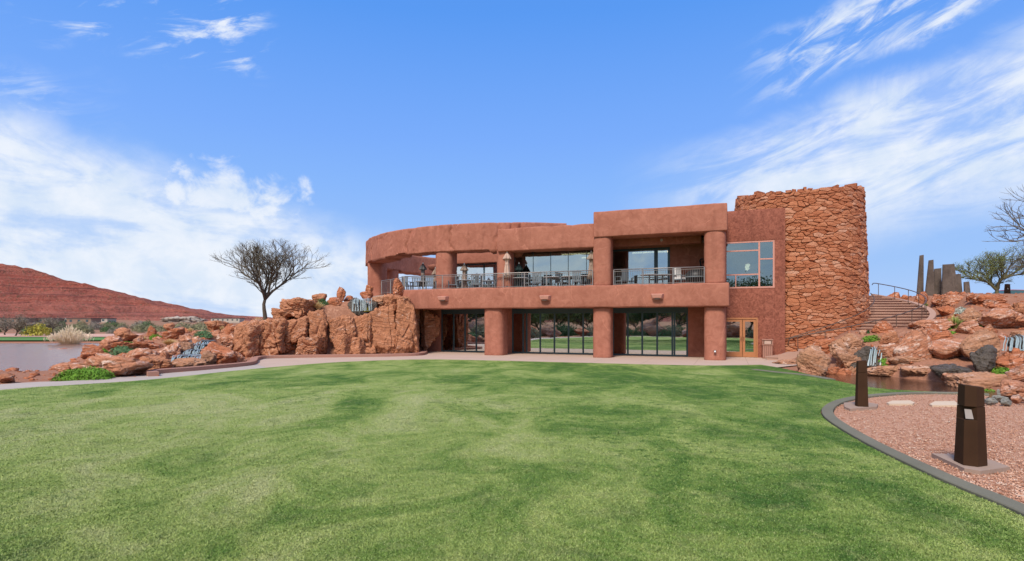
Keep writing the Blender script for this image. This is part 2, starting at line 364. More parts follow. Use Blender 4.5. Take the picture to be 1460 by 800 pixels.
# lawn
def lawncol(t,p):
    big=t.noise(t.mapping(p,(13,7,0),(0,0,R(-28)),(1,.42,1)),.20,5,.62,1.2)
    mid=t.noise(t.mapping(p,(0,0,0),(0,0,R(-20)),(1,.7,1)),.55,9,.74,1.0)
    xy=t.n('ShaderNodeSeparateXYZ'); t.l(p,xy.inputs[0]); gx=t.math('MULTIPLY',t.ss(xy.outputs[0],-2,2.5),t.ss(xy.outputs[1],3,8))
    f=t.math('SUBTRACT',t.math('ADD',t.math('MULTIPLY',big,.42),t.math('MULTIPLY',mid,.58)),t.math('MULTIPLY',gx,.055))
    c=t.ramp(f,[(.37,(.060,.140,.024)),(.44,(.15,.24,.048)),(.51,(.29,.36,.10)),(.60,(.40,.42,.18))])
    cl=t.ss(t.noise(t.mapping(p,(0,9,0),(0,0,0),(1,1.3,1)),4.6,7,.78,.6),.545,.585)
    gate=t.ss(t.math('ADD',t.noise(t.mapping(p,(4,3,0),(0,0,R(-20)),(1,.5,1)),.24,4),t.math('MULTIPLY',gx,.08)),.50,.60)
    c=t.mix(t.math('MULTIPLY',t.math('MULTIPLY',cl,gate),.8),c,(.040,.115,.016))
    sp_=t.ss(t.noise(t.mapping(p,(3,19,0)),9,5,.8,.3),.60,.66); c=t.mix(t.math('MULTIPLY',sp_,.45),c,(.055,.115,.03))
    c2=t.ss(t.noise(t.mapping(p,(5,1,0)),2.2,6,.7,.5),.50,.66); c=t.mix(t.math('MULTIPLY',c2,.32),c,(.36,.37,.15))
    c3=t.ss(t.noise(t.mapping(p,(15,1,0)),1.1,6,.7,.5),.54,.66); c=t.mix(t.math('MULTIPLY',c3,.35),c,(.075,.12,.04))
    return c
m,t=mk('lawn_turf'); p=t.pos(); c=lawncol(t,p); f=t.noise(p,38,5,.75); f2=t.noise(p,110,3,.8)
c=t.mix(t.ss(f,.3,.7),t.mix(.45,c,(.04,.07,.015)),c); c=t.mix(t.math('MULTIPLY',t.ss(f2,.55,.75),.35),c,(.36,.36,.19))
c=t.mix(t.math('MULTIPLY',t.ss(t.noise(p,13,4,.8),.66,.72),.7),c,(.50,.45,.26)); t.out(c,.95,t.bump(f2,.5,.02,t.bump(f,.7,.03)),0,.1); M['lawn']=m
m,t=mk('grass_blade'); p=t.pos(); c=lawncol(t,p)
wn=t.n('ShaderNodeTexWhiteNoise'); t.l(t.mapping(p,(0,0,0),(0,0,0),(40,40,0)),wn.inputs['Vector'])
r_=t.noise(p,60,2,.5); c=t.mix(t.math('MULTIPLY',t.ss(r_,.5,.72),.6),c,(.40,.40,.20)); c=t.mix(t.math('MULTIPLY',t.ss(r_,.5,.25),.6),c,(.05,.10,.02))
t.out(c,.85,None,0,.15); M['blade']=m
# soil / desert ground
m,t=mk('red_desert_soil'); p=t.pos(); n=t.noise(p,.5,7,.65); f=t.noise(p,9,7,.75); fa=t.noise(p,.02,6,.6)
c=t.ramp(n,[(.35,(.36,.155,.09)),(.55,(.45,.22,.135)),(.7,(.52,.29,.19))]); c=t.mix(t.ss(f,.4,.75),tuple([.28,.13,.08]),c)
dist=t.n('ShaderNodeVectorMath',operation='LENGTH'); t.l(p,dist.inputs[0])
sc=t.ss(t.noise(p,.12,6,.7),.45,.6); c=t.mix(t.math('MULTIPLY',t.ss(dist.outputs['Value'],85,120),t.math('MULTIPLY',sc,.7)),c,(.16,.15,.09))
t.out(c,.95,t.bump(f,.8,.05),0,.1); M['soil']=m
m,t=mk('red_gravel'); p=t.pos(); v=t.voro(p,26); c=t.mix(v.outputs['Color'],(.27,.13,.08),(.58,.36,.25)); n=t.noise(p,.8,4)
c=t.mix(.45,t.mix(n,(.37,.18,.11),(.50,.28,.19)),c); t.out(c,.95,t.bump(v.outputs['Distance'],.8,.02),0,.1); M['gravel']=m
m,t=mk('gravel_stone'); wn=t.voro(t.pos(),22).outputs['Color']; s_=t.n('ShaderNodeSeparateColor'); t.l(wn,s_.inputs[0])
c=t.ramp(s_.outputs[0],[(0,(.28,.13,.075)),(.4,(.44,.225,.145)),(.8,(.58,.35,.24)),(1,(.58,.45,.36))]); t.out(c,.9,None,0,.2); M['pebble']=m
def water(name,col,bsc,bst,rough=.04):
    m,t=mk(name); p=t.pos(); n=t.noise(t.mapping(p,(0,0,0),(0,0,R(10)),(.6,1.6,1)),bsc,5,.6,.5)
    t.out(col,rough,t.bump(n,bst,.03),0,.6,IOR=1.33); return m
M['pond']=water('pond_water',(.21,.11,.085),2.6,1.0,.16); M['pool']=water('pool_water',(.07,.032,.020),6,.25)  # reddish pond base puts the mesa's reflection into the water colour
m,t=mk('falling_water'); p=t.n('ShaderNodeTexCoord').outputs['Object']
n=t.noise(t.mapping(p,(0,0,0),(0,0,0),(4,4,.6)),1.1,4,.6,.25); n2=t.noise(p,1.6,4,.6)
c=t.mix(t.ss(t.math('ADD',t.math('MULTIPLY',n,.75),t.math('MULTIPLY',n2,.25)),.46,.66),(.045,.055,.05),(.42,.50,.52))
t.out(c,.25,t.bump(n,.4,.04),0,.5); M['fall']=m
m,t=mk('white_water'); p=t.pos(); n=t.noise(t.mapping(p,(0,0,0),(0,0,0),(9,9,2)),1,4); t.out(t.mix(n,(.13,.18,.185),(.36,.43,.44)),.3,None,0,.4); M['foam']=m
def foliage(name,a,b,dry=None):
    m,t=mk(name); p=t.pos(); n=t.noise(p,3.2,4,.7); v=t.voro(p,14).outputs['Color']; s_=t.n('ShaderNodeSeparateColor'); t.l(v,s_.inputs[0])
    c=t.mix(n,a,b); c=t.mix(t.math('MULTIPLY',s_.outputs[0],.6),c,tuple(x*1.5 for x in b))
    bs=t.out(c,.8,None,0,.2); return m
M['leafb']=foliage('bright_green_leaves',(.06,.14,.012),(.14,.27,.03))
M['leafg']=foliage('grey_green_leaves',(.055,.12,.05),(.12,.22,.10))
M['leafd']=foliage('dark_green_leaves',(.025,.065,.02),(.06,.12,.04))
M['scrub']=foliage('olive_scrub_leaves',(.13,.13,.065),(.21,.20,.11))
M['scrubg']=foliage('grey_scrub_leaves',(.15,.13,.10),(.23,.20,.16))
M['yellow']=foliage('yellow_green_leaves',(.24,.22,.03),(.38,.33,.05))
M['gold']=foliage('golden_grass_blades',(.42,.28,.12),(.58,.42,.21))
M['straw']=foliage('pale_straw_plumes',(.55,.42,.27),(.70,.58,.42))
M['bark']=plain('grey_brown_bark',(.105,.085,.065),.95,0,.1,.4,5,.5)
M['twig']=plain('dark_twig_bark',(.12,.10,.075),.95,0,.1,.3,5,.2)
M['bark2']=plain('olive_bark',(.11,.10,.055),.95,0,.1,.4,5,.5)
# mesa
m,t=mk('red_mesa_rock'); p=t.pos(); sp=t.n('ShaderNodeSeparateXYZ'); t.l(p,sp.inputs[0])
wz=t.math('ADD',sp.outputs[2],t.math('MULTIPLY',t.noise(p,.010,5),13)); cz=t.n('ShaderNodeCombineXYZ'); t.l(wz,cz.inputs[2])
t.l(t.math('MULTIPLY',sp.outputs[0],.004),cz.inputs[0])
st=t.noise(cz.outputs[0],.11,5,.75); n=t.noise(p,.035,8,.7); f=t.noise(p,.22,6,.75)
c=t.ramp(st,[(.38,(.19,.055,.045)),(.45,(.45,.12,.085)),(.52,(.52,.18,.13)),(.60,(.38,.11,.082)),(.68,(.58,.29,.23))])
bl=t.ss(t.math('ABSOLUTE',t.math('SUBTRACT',t.math('FRACT',t.math('DIVIDE',wz,8.7)),.5)),.36,.46); bg_n=t.ss(t.noise(t.mapping(p,(0,0,0),(0,0,0),(1,1,2)),.02,5,.7),.42,.58); c=t.mix(t.math('MULTIPLY',t.math('MULTIPLY',bl,bg_n),.7),c,(.17,.055,.05)); lo=t.ss(sp.outputs[2],26,4); c=t.mix(t.math('MULTIPLY',lo,.4),c,(.52,.23,.18)); c=t.mix(t.math('MULTIPLY',t.ss(n,.48,.64),.35),c,(.46,.15,.11)); c=t.mix(t.math('MULTIPLY',t.ss(f,.52,.70),.55),c,(.17,.085,.06))  # dark strata lines also paint in ledge shade that the frontal sun flattens
c=t.mix(t.math('MULTIPLY',t.ss(t.noise(p,.35,3,.7),.57,.66),.7),c,(.17,.13,.08)); c=t.mix(t.math('MULTIPLY',t.ss(t.noise(p,.6,2,.7),.60,.66),.6),c,(.50,.27,.20))
t.out(c,.95,t.bump(f,1,5.0,t.bump(st,1,6.0,t.bump(n,1,14))),0,.05); M['mesa']=m
m,t=mk('green_turf_far'); p=t.pos(); t.out(t.mix(t.noise(p,.3,5),(.07,.17,.03),(.11,.23,.05)),.95); M['golf']=m
M['sand']=plain('pink_sand',(.52,.30,.22),.95)
# ------------------------------------------------------------------ ground
def axis(a,b,fine,lim):
    out=list(np.arange(a,b+1e-6,fine)); d=fine
    hi=b
    while hi<lim: d*=1.17; hi+=d; out.append(hi)
    lo=a; d=fine
    while lo>-lim: d*=1.17; lo-=d; out.insert(0,lo)
    return np.array(out)
ax=axis(-44,38,.4,2500); ay=axis(-5,62,.4,2500)
XX,YY=np.meshgrid(ax,ay); ZZ=h(XX,YY)
v=np.stack([XX,YY,ZZ],-1).reshape(-1,3); nx=len(ax); ny=len(ay)
i,j=np.meshgrid(np.arange(nx-1),np.arange(ny-1)); b0=(j*nx+i).ravel(); f=np.stack([b0,b0+1,b0+nx+1,b0+nx],-1)
tag(link('ground',npmesh('ground',v,f),M['soil'],smooth=True),kind='structure')
def sheet(name,pts,z,mat,kind='structure',thick=0):
    me=bpy.data.meshes.new(name); n=len(pts)
    vs=[(p[0],p[1],z) for p in pts]; fs=[list(range(n))]
    if thick:
        vs+=[(p[0],p[1],z-thick) for p in pts]; fs+=[[i,(i+1)%n,n+(i+1)%n,n+i] for i in range(n)]
    me.from_pydata(vs,[],fs); bm=bmesh.new(); bm.from_mesh(me)
    bmesh.ops.triangulate(bm,faces=bm.faces[:]); bmesh.ops.recalc_face_normals(bm,faces=bm.faces[:])
    if not thick and sum(f.normal.z for f in bm.faces)<0: bmesh.ops.reverse_faces(bm,faces=bm.faces[:])
    bm.to_mesh(me); bm.free(); o=link(name,me,mat)
    if kind: tag(o,kind=kind)
    return o
border=[(-9,-6.2),(-16,-5.5),(-18.4,1),(-17.0,11)]+[G(*p) for p in [(0,556),(100,549),(215,541),(340,528),(430,520),(500,515.5),(600,512.5),(700,514),(860,518),(1000,521),(1085,520)]]
border=[tuple(p[:2]) for p in spline(border,6)]
fringe=[G(*p) for p in [(1085,520),(1120,526),(1185,541),(1240,552),(1300,557),(1372,559.5)]]
fringe=[tuple(p[:2]) for p in spline(fringe,6)]
CURB=[(1410,563.5),(1372,561.5),(1300,561),(1240,565),(1203,571.5),(1183,581),(1181,592),(1199,607),(1252,637),(1350,683),(1460,729)]
curbc=[G(*p) for p in CURB]+[(5.15,4.6),(5.1,2.5),(5.5,-1),(6.3,-6)]
curbl=[p for p in spline(curbc,10)]
def offset(pl,d):
    out=[]
    for i,p in enumerate(pl):
        a=pl[max(i-1,0)]; b=pl[min(i+1,len(pl)-1)]; t_=(b-a); n_=Vector((-t_.y,t_.x,0)).normalized(); out.append(p+n_*d)
    return out
cin=offset(curbl,.13); cout=offset(curbl,-.13)
# decide side: outer = lawn side (smaller x around the bend)
if min(p.x for p in cin)<min(p.x for p in cout): cin,cout=cout,cin
lawnpoly=border+fringe+[(p.x,p.y) for p in cout]+[(6.2,-6.2)]
sheet('lawn',lawnpoly,0.0,M['lawn'])
def ribbon(name,pl,w,z0,z1,mat,kind='structure',seed=0):
    l=offset(pl,w/2); r=offset(pl,-w/2); mb=MB(); n=len(pl)
    e=.012
    li=offset(pl,w/2-e); ri=offset(pl,-w/2+e)
    rows=[[(p.x,p.y,z0) for p in l],[(p.x,p.y,z1-e) for p in l],[(p.x,p.y,z1) for p in li],[(p.x,p.y,z1) for p in ri],[(p.x,p.y,z1-e) for p in r],[(p.x,p.y,z0) for p in r]]
    vs=[q for row in rows for q in row]; fs=[]
    for a in range(5):
        for i in range(n-1): fs.append((a*n+i,a*n+i+1,(a+1)*n+i+1,(a+1)*n+i))
    fs.append([a*n for a in range(6)]); fs.append([a*n+n-1 for a in range(6)][::-1])
    mb.add(vs,fs); me=bpy.data.meshes.new(name); me.from_pydata(mb.v,[],mb.f)
    bm=bmesh.new(); bm.from_mesh(me); bmesh.ops.recalc_face_normals(bm,faces=bm.faces[:]); bm.to_mesh(me); bm.free()
    o=link(name,me,mat); tag(o,kind=kind); return o
ribbon('curb',curbl,.23,-.1,.035,M['curb'])
fr2=[Vector((*G(*p),0)) for p in [(1075,527),(1110,531),(1150,535),(1185,541)]]
ribbon('curb',spline([tuple(p) for p in fr2],6),.3,-.1,.02,M['curb'])
# path + patio
far=[(-9,-8),(-17.3,-7.3),(-20.2,.5),(-19,11.5)]+[G(*p) for p in [(0,547.5),(100,542.5),(200,534.5),(222,532.5),(350,521),(362,517),(366,513),(385,511),(440,510)]]
far=[tuple(p[:2]) for p in spline(far,6)]
SA=-20.84; u=Vector((math.cos(R(SA)),math.sin(R(SA)),0)); nn=Vector((-u.y,u.x,0)); P0=Vector((10.65,30,0))
def S(px,t):
    k=(px-730)/F; return (k*(30+nn.y*t)-10.65-nn.x*t)/(u.x-k*u.y)
def L(s,t,z=0): p=P0+u*s+nn*t; return Vector((p.x,p.y,z))
def ZZf(px,py,t):
    p=L(S(px,t),t); return CZ-(py-HZ)*p.y/F
back=[tuple(L(S(595,0),4.5)[:2]),tuple(L(4.5,4.5)[:2]),G(1140,512),G(1135,520),G(1105,524)]
sheet('path',[p for p in border]+list(reversed(far)),-.012,M['path'])
pat=[G(380,524),G(430,520.3),G(500,515.8),G(600,512.8),G(700,514.3),G(860,518.3),G(1000,521.3),G(1088,520.3)]
sheet('patio',[tuple(p[:2]) for p in spline(pat,5)]+[G(1108,523.5)]+[G(1150,519),tuple(L(6.5,3.2)[:2]),tuple(L(6.0,4.5)[:2]),tuple(L(-22,4.5)[:2]),G(440,509.5),G(385,511.5),G(366,514),G(364,518)],-.008,M['patio'])
lc=[G(*p) for p in [(219,536),(222,532.5),(290,526.8),(350,521),(361,517.5),(364,513.5),(378,511),(430,509.8),(500,509),(560,508),(598,506.5),(606,503)]]
ribbon('curb',spline(lc,7),.35,-.05,.15,M['curbr'])
# gravel bed
gb=[(p.x,p.y) for p in cin]; gp=gb+[(30,-6),(30,10),G(1460,578),G(1430,573),G(1405,568)]
sheet('gravel_bed',gp,-.015,M['gravel'])
# water
sheet('pond_water',[(-19,23.5),(-19,25),(-36,62),(-120,62),(-120,22)],-.25,M['pond'])
sheet('pool_water',[(13+2.9*math.cos(a)+ .12*4.6*math.sin(a),19.3+4.9*math.sin(a)) for a in np.linspace(0,6.2,40)],-.16,M['pool'])
sheet('golf_green',[tuple(p[:2]) for p in spline([(-130,61.5),(-60,61),(-40,61.5),(-31,62.5),(-28,66),(-45,72),(-130,74)],5)],.03,M['golf'])
sheet('golf_green',[tuple(p[:2]) for p in spline([(-60,66),(-36,63),(-27,57),(-25,63),(-32,72)],5)],.05,M['golf'])
sheet('sand_bank',[tuple(p[:2]) for p in spline([(-130,76),(-60,74.5),(-44,75),(-36,82),(-60,92),(-130,98)],5)],.06,M['sand'])
# grass blades near the camera (nobody could count them)
def pip(poly,x,y):
    poly=np.array(poly); ins=np.zeros(len(x),bool); j=len(poly)-1
    for i in range(len(poly)):
        xi,yi=poly[i]; xj,yj=poly[j]
        c=((yi>y)!=(yj>y))&(x<(xj-xi)*(y-yi)/(yj-yi+1e-12)+xi); ins^=c; j=i
    return ins
N=420000; uu=rng.random(N); yb=1/(1/3.4-uu*(1/3.4-1/20)); xb=(rng.random(N)*2-1)*.98*yb
k_=pip(lawnpoly,xb,yb); xb=xb[k_]; yb=yb[k_]; N=len(xb)
a=rng.random(N)*6.283; hh=(.008+.011*rng.random(N)); ww=.0022+.0006*yb; lean=rng.normal(0,.012,(N,2))
base=np.stack([xb,yb,np.zeros(N)],-1); dv=np.stack([np.cos(a),np.sin(a),np.zeros(N)],-1)*ww[:,None]
tip=base+np.stack([lean[:,0],lean[:,1],hh],-1)
v=np.stack([base-dv,base+dv,tip],1).reshape(-1,3); f=np.arange(3*N).reshape(-1,3)
tag(link('grass_blades',npmesh('grass_blades',v,f),M['blade']),'short mown green grass blades covering the lawn','grass',kind='stuff')
# gravel stones
N=60000; uu=rng.random(N); yb=1/(1/4.5-uu*(1/4.5-1/17)); xb=yb*(.45+.75*rng.random(N))
k_=pip(gp,xb,yb); xb=xb[k_]; yb=yb[k_]; N=len(xb)
oc=np.array([(1,0,0),(0,1,0),(-1,0,0),(0,-1,0),(0,0,1),(0,0,-.6)],float); of=np.array([(0,1,4),(1,2,4),(2,3,4),(3,0,4),(1,0,5),(2,1,5),(3,2,5),(0,3,5)])
sz=.010+.013*rng.random(N)**2; a=rng.random(N)*6.283
vv=oc[None]*(sz[:,None,None]*(.6+.8*rng.random((N,6,1)))); ca,sa=np.cos(a)[:,None],np.sin(a)[:,None]
vx=vv[...,0]*ca-vv[...,1]*sa*.7; vy=vv[...,0]*sa+vv[...,1]*ca*.7; vz=vv[...,2]*.7
v=np.stack([vx+xb[:,None],vy+yb[:,None],vz+.0],-1).reshape(-1,3); f=(of[None]+6*np.arange(N)[:,None,None]).reshape(-1,3)
tag(link('gravel_stones',npmesh('gravel_stones',v,f),M['pebble']),'small loose red brown gravel stones covering the planting bed','gravel',kind='stuff')
# ------------------------------------------------------------------ far terrain: mesa
def ridge(name,prof,Y0,depth,mat,amp,seed,base=0,ledge=1):
    """prof: (px,py) skyline at distance Y0 ; slope comes forward by depth"""
    px=np.array([p[0] for p in prof],float); py=np.array([p[1] for p in prof],float)
    n=620; xs=np.linspace(px[0],px[-1],n); top=CZ-(np.interp(xs,px,py)-HZ)*Y0/F; X0=(xs-730)*Y0/F
    m_=70; V=[]
    for j in range(m_+30):
        if j<m_: t_=j/(m_-1)             # foot (near) to crest
        else: t_=1+(j-m_+1)/30*.9
        for i in range(n):
            x=X0[i]; T_=top[i]; 
            if t_<=1: y=Y0-depth*(1-t_)*max(.15,T_/max(top.max(),1)); prof_=t_**1.25
            else: y=Y0+depth*(t_-1); prof_=1-(t_-1)*.9
            z=base+(T_-base)*prof_
            nz=noise.fractal(Vector((x*.012,y*.012,seed)),1,2,5)
            y+= nz*amp*2.5*min(1,T_/30)
            # ledges: pull heights towards strata levels
            lev=9.0; q=z/lev+noise.noise(Vector((x*.004,y*.004,seed+3)))*.5; fr=q-math.floor(q); st=(math.floor(q)+ (fr**5*.85+fr*.15)) if ledge else q
            z=z+(st-q)*lev*1.25*min(1,T_/30)*(1 if t_<1.0 else 0)+ noise.fractal(Vector((x*.045,y*.045,seed)),.8,2,5)*amp*.55*min(1,T_/25)
            V.append((x,y,z))
    mm=m_+30; i,j=np.meshgrid(np.arange(n-1),np.arange(mm-1)); b0=(j*n+i).ravel()
    o=link(name,npmesh(name,V,np.stack([b0,b0+1,b0+n+1,b0+n],-1)),mat,smooth=False); tag(o,kind='structure'); return o
ridge('mesa_hill',[(-1400,380),(-1100,345),(-700,352),(-400,362),(-150,368),(0,375),(25,377),(40,383),(62,390),(80,397),(110,404),(145,414),(190,426),(205,433),(240,440),(262,442),(286,449),(294,455),(310,459)],600,330,M['mesa'],5,1.0)
ridge('far_hills',[(220,458),(300,455),(330,452),(350,450.5),(395,453),(450,454),(700,452),(1000,450),(1100,454),(1240,452)],1200,160,M['mesa'],3,8.0,ledge=0)
# hills mirrored in the glass, off to the left and behind
ov=ridge('side_hill',[(-400,440),(-100,400),(200,360),(500,345),(900,370),(1300,400),(1700,440)],700,260,M['mesa'],6,5.0)
ov.rotation_euler=(0,0,R(115)); ov.scale=(1,1,.38)
# ------------------------------------------------------------------ rounded, slightly uneven stucco boxes
def gridbox(x0,x1,y0,y1,z0,z1,r=.07,amp=.012,step=.3,seed=0.):
    me_v=[];me_f=[]
    c=((x0+x1)/2,(y0+y1)/2,(z0+z1)/2); hd=((x1-x0)/2,(y1-y0)/2,(z1-z0)/2)
    def cuts(hh):
        n=max(2,int(2*(hh-r)/step)+1); return [-hh,-hh+r*.4]+list(np.linspace(-hh+r,hh-r,n))+[hh-r*.4,hh]
    cs=[cuts(hh) for hh in hd]
    idx={}
    def vid(p):
        key=tuple(round(q,4) for q in p)
        if key in idx: return idx[key]
        P=Vector(p); Q=Vector([max(-hd[i]+r,min(hd[i]-r,P[i])) for i in range(3)]); D=P-Q
        nrm=D.normalized() if D.length>1e-6 else Vector((0,0,1)); W=Q+nrm*min(D.length,r) if D.length>1e-6 else P
        W=Vector(W)+Vector(c); d=noise.fractal(W*1.3+Vector((seed,0,0)),1,2,4)
        W=W+nrm*(d*amp*1.6)
        idx[key]=len(me_v); me_v.append(tuple(W)); return idx[key]
    for a in range(3):
        b_,c_=(a+1)%3,(a+2)%3
        for sgn in (-1,1):
            for i in range(len(cs[b_])-1):
                for j in range(len(cs[c_])-1):
                    q=[]
                    for (ii,jj) in ((i,j),(i+1,j),(i+1,j+1),(i,j+1)):
                        p=[0,0,0]; p[a]=sgn*hd[a]; p[b_]=cs[b_][ii]; p[c_]=cs[c_][jj]; q.append(vid(p))
                    me_f.append(q if sgn>0 else q[::-1])
    return me_v,me_f
def sbox(name,parent,mat,*a,**k):
    v,f=gridbox(*a,**k); mb=MB(); mb.add(v,f); return mb.build(name,mat,parent,True)
def column(name,parent,mat,x,y,z0,z1,rx=.62,seed=0,drums=3):
    mb=MB(); nz=int((z1-z0)/.1)+2; prof=[]; n=40
    js=[z0+(z1-z0)*(i+1)/(drums+1)+random.uniform(-.25,.25) for i in range(drums)]
    for i in range(nz):
        z=z0+(z1-z0)*i/(nz-1)
        for j in range(n):
            t_=2*math.pi*j/n; cx,sx_=math.cos(t_),math.sin(t_); e=1/((abs(cx)**3.8+abs(sx_)**3.8)**(1/3.8))
            rr=rx*e*(1+.02*noise.fractal(Vector((cx*1.5+seed*3,sx_*1.5,z*1.1)),1,2,3))
            for q in js:
                wob=q+.05*math.sin(t_*3+q)
                rr-=.018*math.exp(-((z-wob)/.035)**2)
            mb.v.append((x+rr*cx,y+rr*sx_,z))
    for i in range(nz-1):
        for j in range(n): mb.f.append([i*n+j,i*n+(j+1)%n,(i+1)*n+(j+1)%n,(i+1)*n+j])
    mb.f.append(list(range(n))[::-1]); mb.f.append([(nz-1)*n+j for j in range(n)])
    return mb.build(name,mat,parent,True)
# ------------------------------------------------------------------ the building (local s, t, z frame)
B=empty('clubhouse',tuple(P0),R(SA)); tag(B,'two storey terracotta stucco clubhouse with round columns, glass doors and a terrace','building')
st=M['stucco']
ZB0,ZB1=2.80,4.04
sbox('terrace_slab',B,st,S(570,-.55),S(1040,-.55),-.55,.55,ZB0,ZB1,r=.09,amp=.02,seed=1)
MB().box(S(575,0),S(1037,0),.5,9,3.2,3.93).build('terrace_floor',M['patio'],B)
MB().box(S(600,0),S(1036,0),.5,2.45,2.86,3.18).build('soffit',st,B)
# round terrace deck
RC=Vector((0.3,47,0)); 
def toL(p): d=Vector(p)-P0; return (d.dot(u),d.dot(nn),p[2])
rc=toL(RC); 
MB().lathe([(11.6,3.0),(11.7,3.9)],64,(rc[0],rc[1],0)).build('terrace_floor',M['patio'],B)
# columns
colt=.25
def col2(px0,px1,zs,t=colt,seed=0,rx=None):
    for (a,b,d) in zs:
        s=(S(px0,t)+S(px1,t))/2; rx_=rx or (S(px1,t-.5)-S(px0,t-.5))/2*.955
        column('column',B,st,s,t,a,b,rx_,seed+a,d)
col2(1003,1036,[(-.05,ZB0+.02,2),(ZB1-.02,6.78,3)],seed=3)
col2(846,874,[(-.05,ZB0+.02,2),(ZB1-.02,6.78,3)],seed=5)
col2(693,722,[(-.05,ZB0+.02,1)],seed=7)
col2(710,732,[(ZB1-.02,6.3,1)],t=.45,seed=8)
# upper beams
sbox('beam',B,st,S(846,-.35),S(1037,-.35),-.35,.95,6.75,8.18,r=.06,amp=.018,seed=4)
sbox('beam',B,st,S(709,-.2),S(846,-.2)+.05,-.2,1.1,6.22,7.57,r=.08,amp=.03,seed=6)
MB().box(S(846,0),S(1036,0),.94,3.2,6.82,7.5).build('soffit',st,B)
MB().box(S(846,0)-.0,S(1036,0),.9,9,7.52,8.05).build('roof',M['roof'],B)
MB().box(S(711,0),S(846,0)-.02,1.05,9,6.75,7.3).build('roof',M['roof'],B)
sbox('beam',B,st,S(872,2.45),S(1001,2.45),1.5,2.0,6.42,6.83,r=.04,amp=.01,seed=9)
# upper balcony back wall right of the glazing, side wall
tU=2.9
sbox('wall',B,st,S(955,tU),S(1036,0)-.3,tU,tU+.3,3.9,6.9,r=.03,amp=.01,seed=10)
MB().box(S(1036,0)-.32,S(1036,0)-.02,.6,3.3,3.9,8.0).build('wall',st,B)
MB().box(S(1036,0)-.32,S(1036,0)-.02,.6,3.3,-.05,2.84).build('wall',st,B)
# glazing helper: an outer frame with mullions, panes are children
def glazing(s0,s1,t,z0,z1,mull,frame_w=.07,fm=None,gm=None,bars=(),outer=.09,depth=.08):
    mb=MB(); fm=fm or M['frame']; gm=gm or M['glass']
    mb.box(s0,s1,t,t+depth,z1-outer,z1); mb.box(s0,s1,t,t+depth,z0,z0+outer)
    mb.box(s0,s0+outer,t+.002,t+depth-.002,z0+outer,z1-outer); mb.box(s1-outer,s1,t+.002,t+depth-.002,z0+outer,z1-outer)
    for m_ in mull: 
        w_=frame_w; mb.box(m_-w_/2,m_+w_/2,t+.002,t+depth-.002,z0+outer,z1-outer)
    for (a,b,z) in bars: mb.box(a,b,t+.004,t+depth-.004,z-.03,z+.03)
    fo=mb.build('window',fm,B)
    xs=[s0+outer]+sorted(mull)+[s1-outer]
    for a,b in zip(xs[:-1],xs[1:]):
        if b-a<.1: continue
        MB().box(a+.01,b-.01,t+.03,t+.042,z0+outer-.01,z1-outer+.01).build('pane',gm,fo)
    return fo
tG=2.4
def X1(x): return 590+x/5.407
def X2(x): return 850+x/5.214
zt=2.62
glazing(S(629,tG),S(695,tG)+.4,tG,0,zt,[S(X1(306),tG),S(X1(394),tG),S(X1(481),tG)],.1)
glazing(S(730,tG),S(850,tG)+.3,tG,0,zt,[S(X1(q),tG) for q in (842,869,974,1083,1192,1305)],.1)
glazing(S(873,tG),S(981,tG),tG,0,zt,[S(X2(q),tG) for q in (235,342,453,566,582)],.1)
# ground floor wall pieces
for a,b in ((600,629),(697,730),(848,873),(981,1010)):
    sbox('wall',B,st,S(a,tG)+(.4 if a==697 else 0)+(.45 if a==848 else 0),S(b,tG),tG-.03,tG+.35,-.05,2.88,r=.02,amp=.008,seed=a)
for a,b in ((629,697),(730,850),(873,981)):
    MB().box(S(a,tG),S(b,tG)+.4*(b!=981),tG-.01,tG+.3,zt,2.88).build('wall',M['frame'],B)
# upper glazing
tM=1.45
zu=6.55
s0,s1=S(733,tM),S(848,tM)+.6
glazing(s0,s1,tM,3.95,zu,[S(q,tM) for q in (760,785,810,836)],.025,M['frame'],M['glassu'],outer=.04)
MB().box(s0-.3,s1,tM+.0,tM+.3,zu,7.0).build('wall',st,B)
glazing(S(860,tU),S(955,tU),tU,3.95,6.42,[S(934,tU),S(936.5,tU)],.12,M['frame'],M['glassu'],outer=.12)
MB().box(S(866,tU),S(956,tU),tU+.01,tU+.3,6.42,6.9).build('wall',st,B)
# deeper, darker glazed front behind the round terrace
tD=5.6
glazing(S(640,tD),S(740,tD),tD,3.95,6.2,[S(q,tD) for q in (665,690,712)],.1,M['frame'],M['glass'])
sbox('beam',B,st,S(636,tD),S(742,tD),tD-.45,tD+.4,6.2,7.1,r=.05,amp=.02,seed=14)
MB().box(S(733,tM)-.32,S(733,tM)-.02,tM,tD+.4,3.9,7.0).build('wall',st,B)
# right wing wall with picture window and wooden doors
tW=3.0; e0=S(1000,tW); e1=S(1119.5,tW); zw=8.33; wm=M['stucco_mott']
wx1=S(1104.5,tW); wz0=ZZf(1070,411,tW); wz1=ZZf(1104,342,tW)
dx0=S(1028,tW); dx1=S(1080.5,tW); dz=ZZf(1060,453,tW)
def wallp(a,b,z0,z1,sd): sbox('wall',B,wm,a,b,tW,tW+.35,z0,z1,r=.012,amp=.0,seed=sd,step=.5)
wallp(e0,e1,wz1,zw,21); wallp(wx1,e1,-.05,wz1,22); wallp(e0,wx1,dz,wz0,23); wallp(dx1,wx1,-.05,dz,24)
wl=S(1022,tW)
mb=MB(); gb_=M['glazbar']; d0,d1=tW+.02,tW+.12
f_=.045
mb.box(wl,wx1,d0,d1,wz1-2*f_,wz1); mb.box(wl,wx1,d0-.04,d1,wz0,wz0+2*f_); mb.box(wx1-2*f_,wx1,d0+.002,d1-.002,wz0+2*f_,wz1-2*f_)
mv=S(1082.5,tW); mb.box(mv-f_,mv+f_,d0+.002,d1-.002,wz0+2*f_,wz1-2*f_)
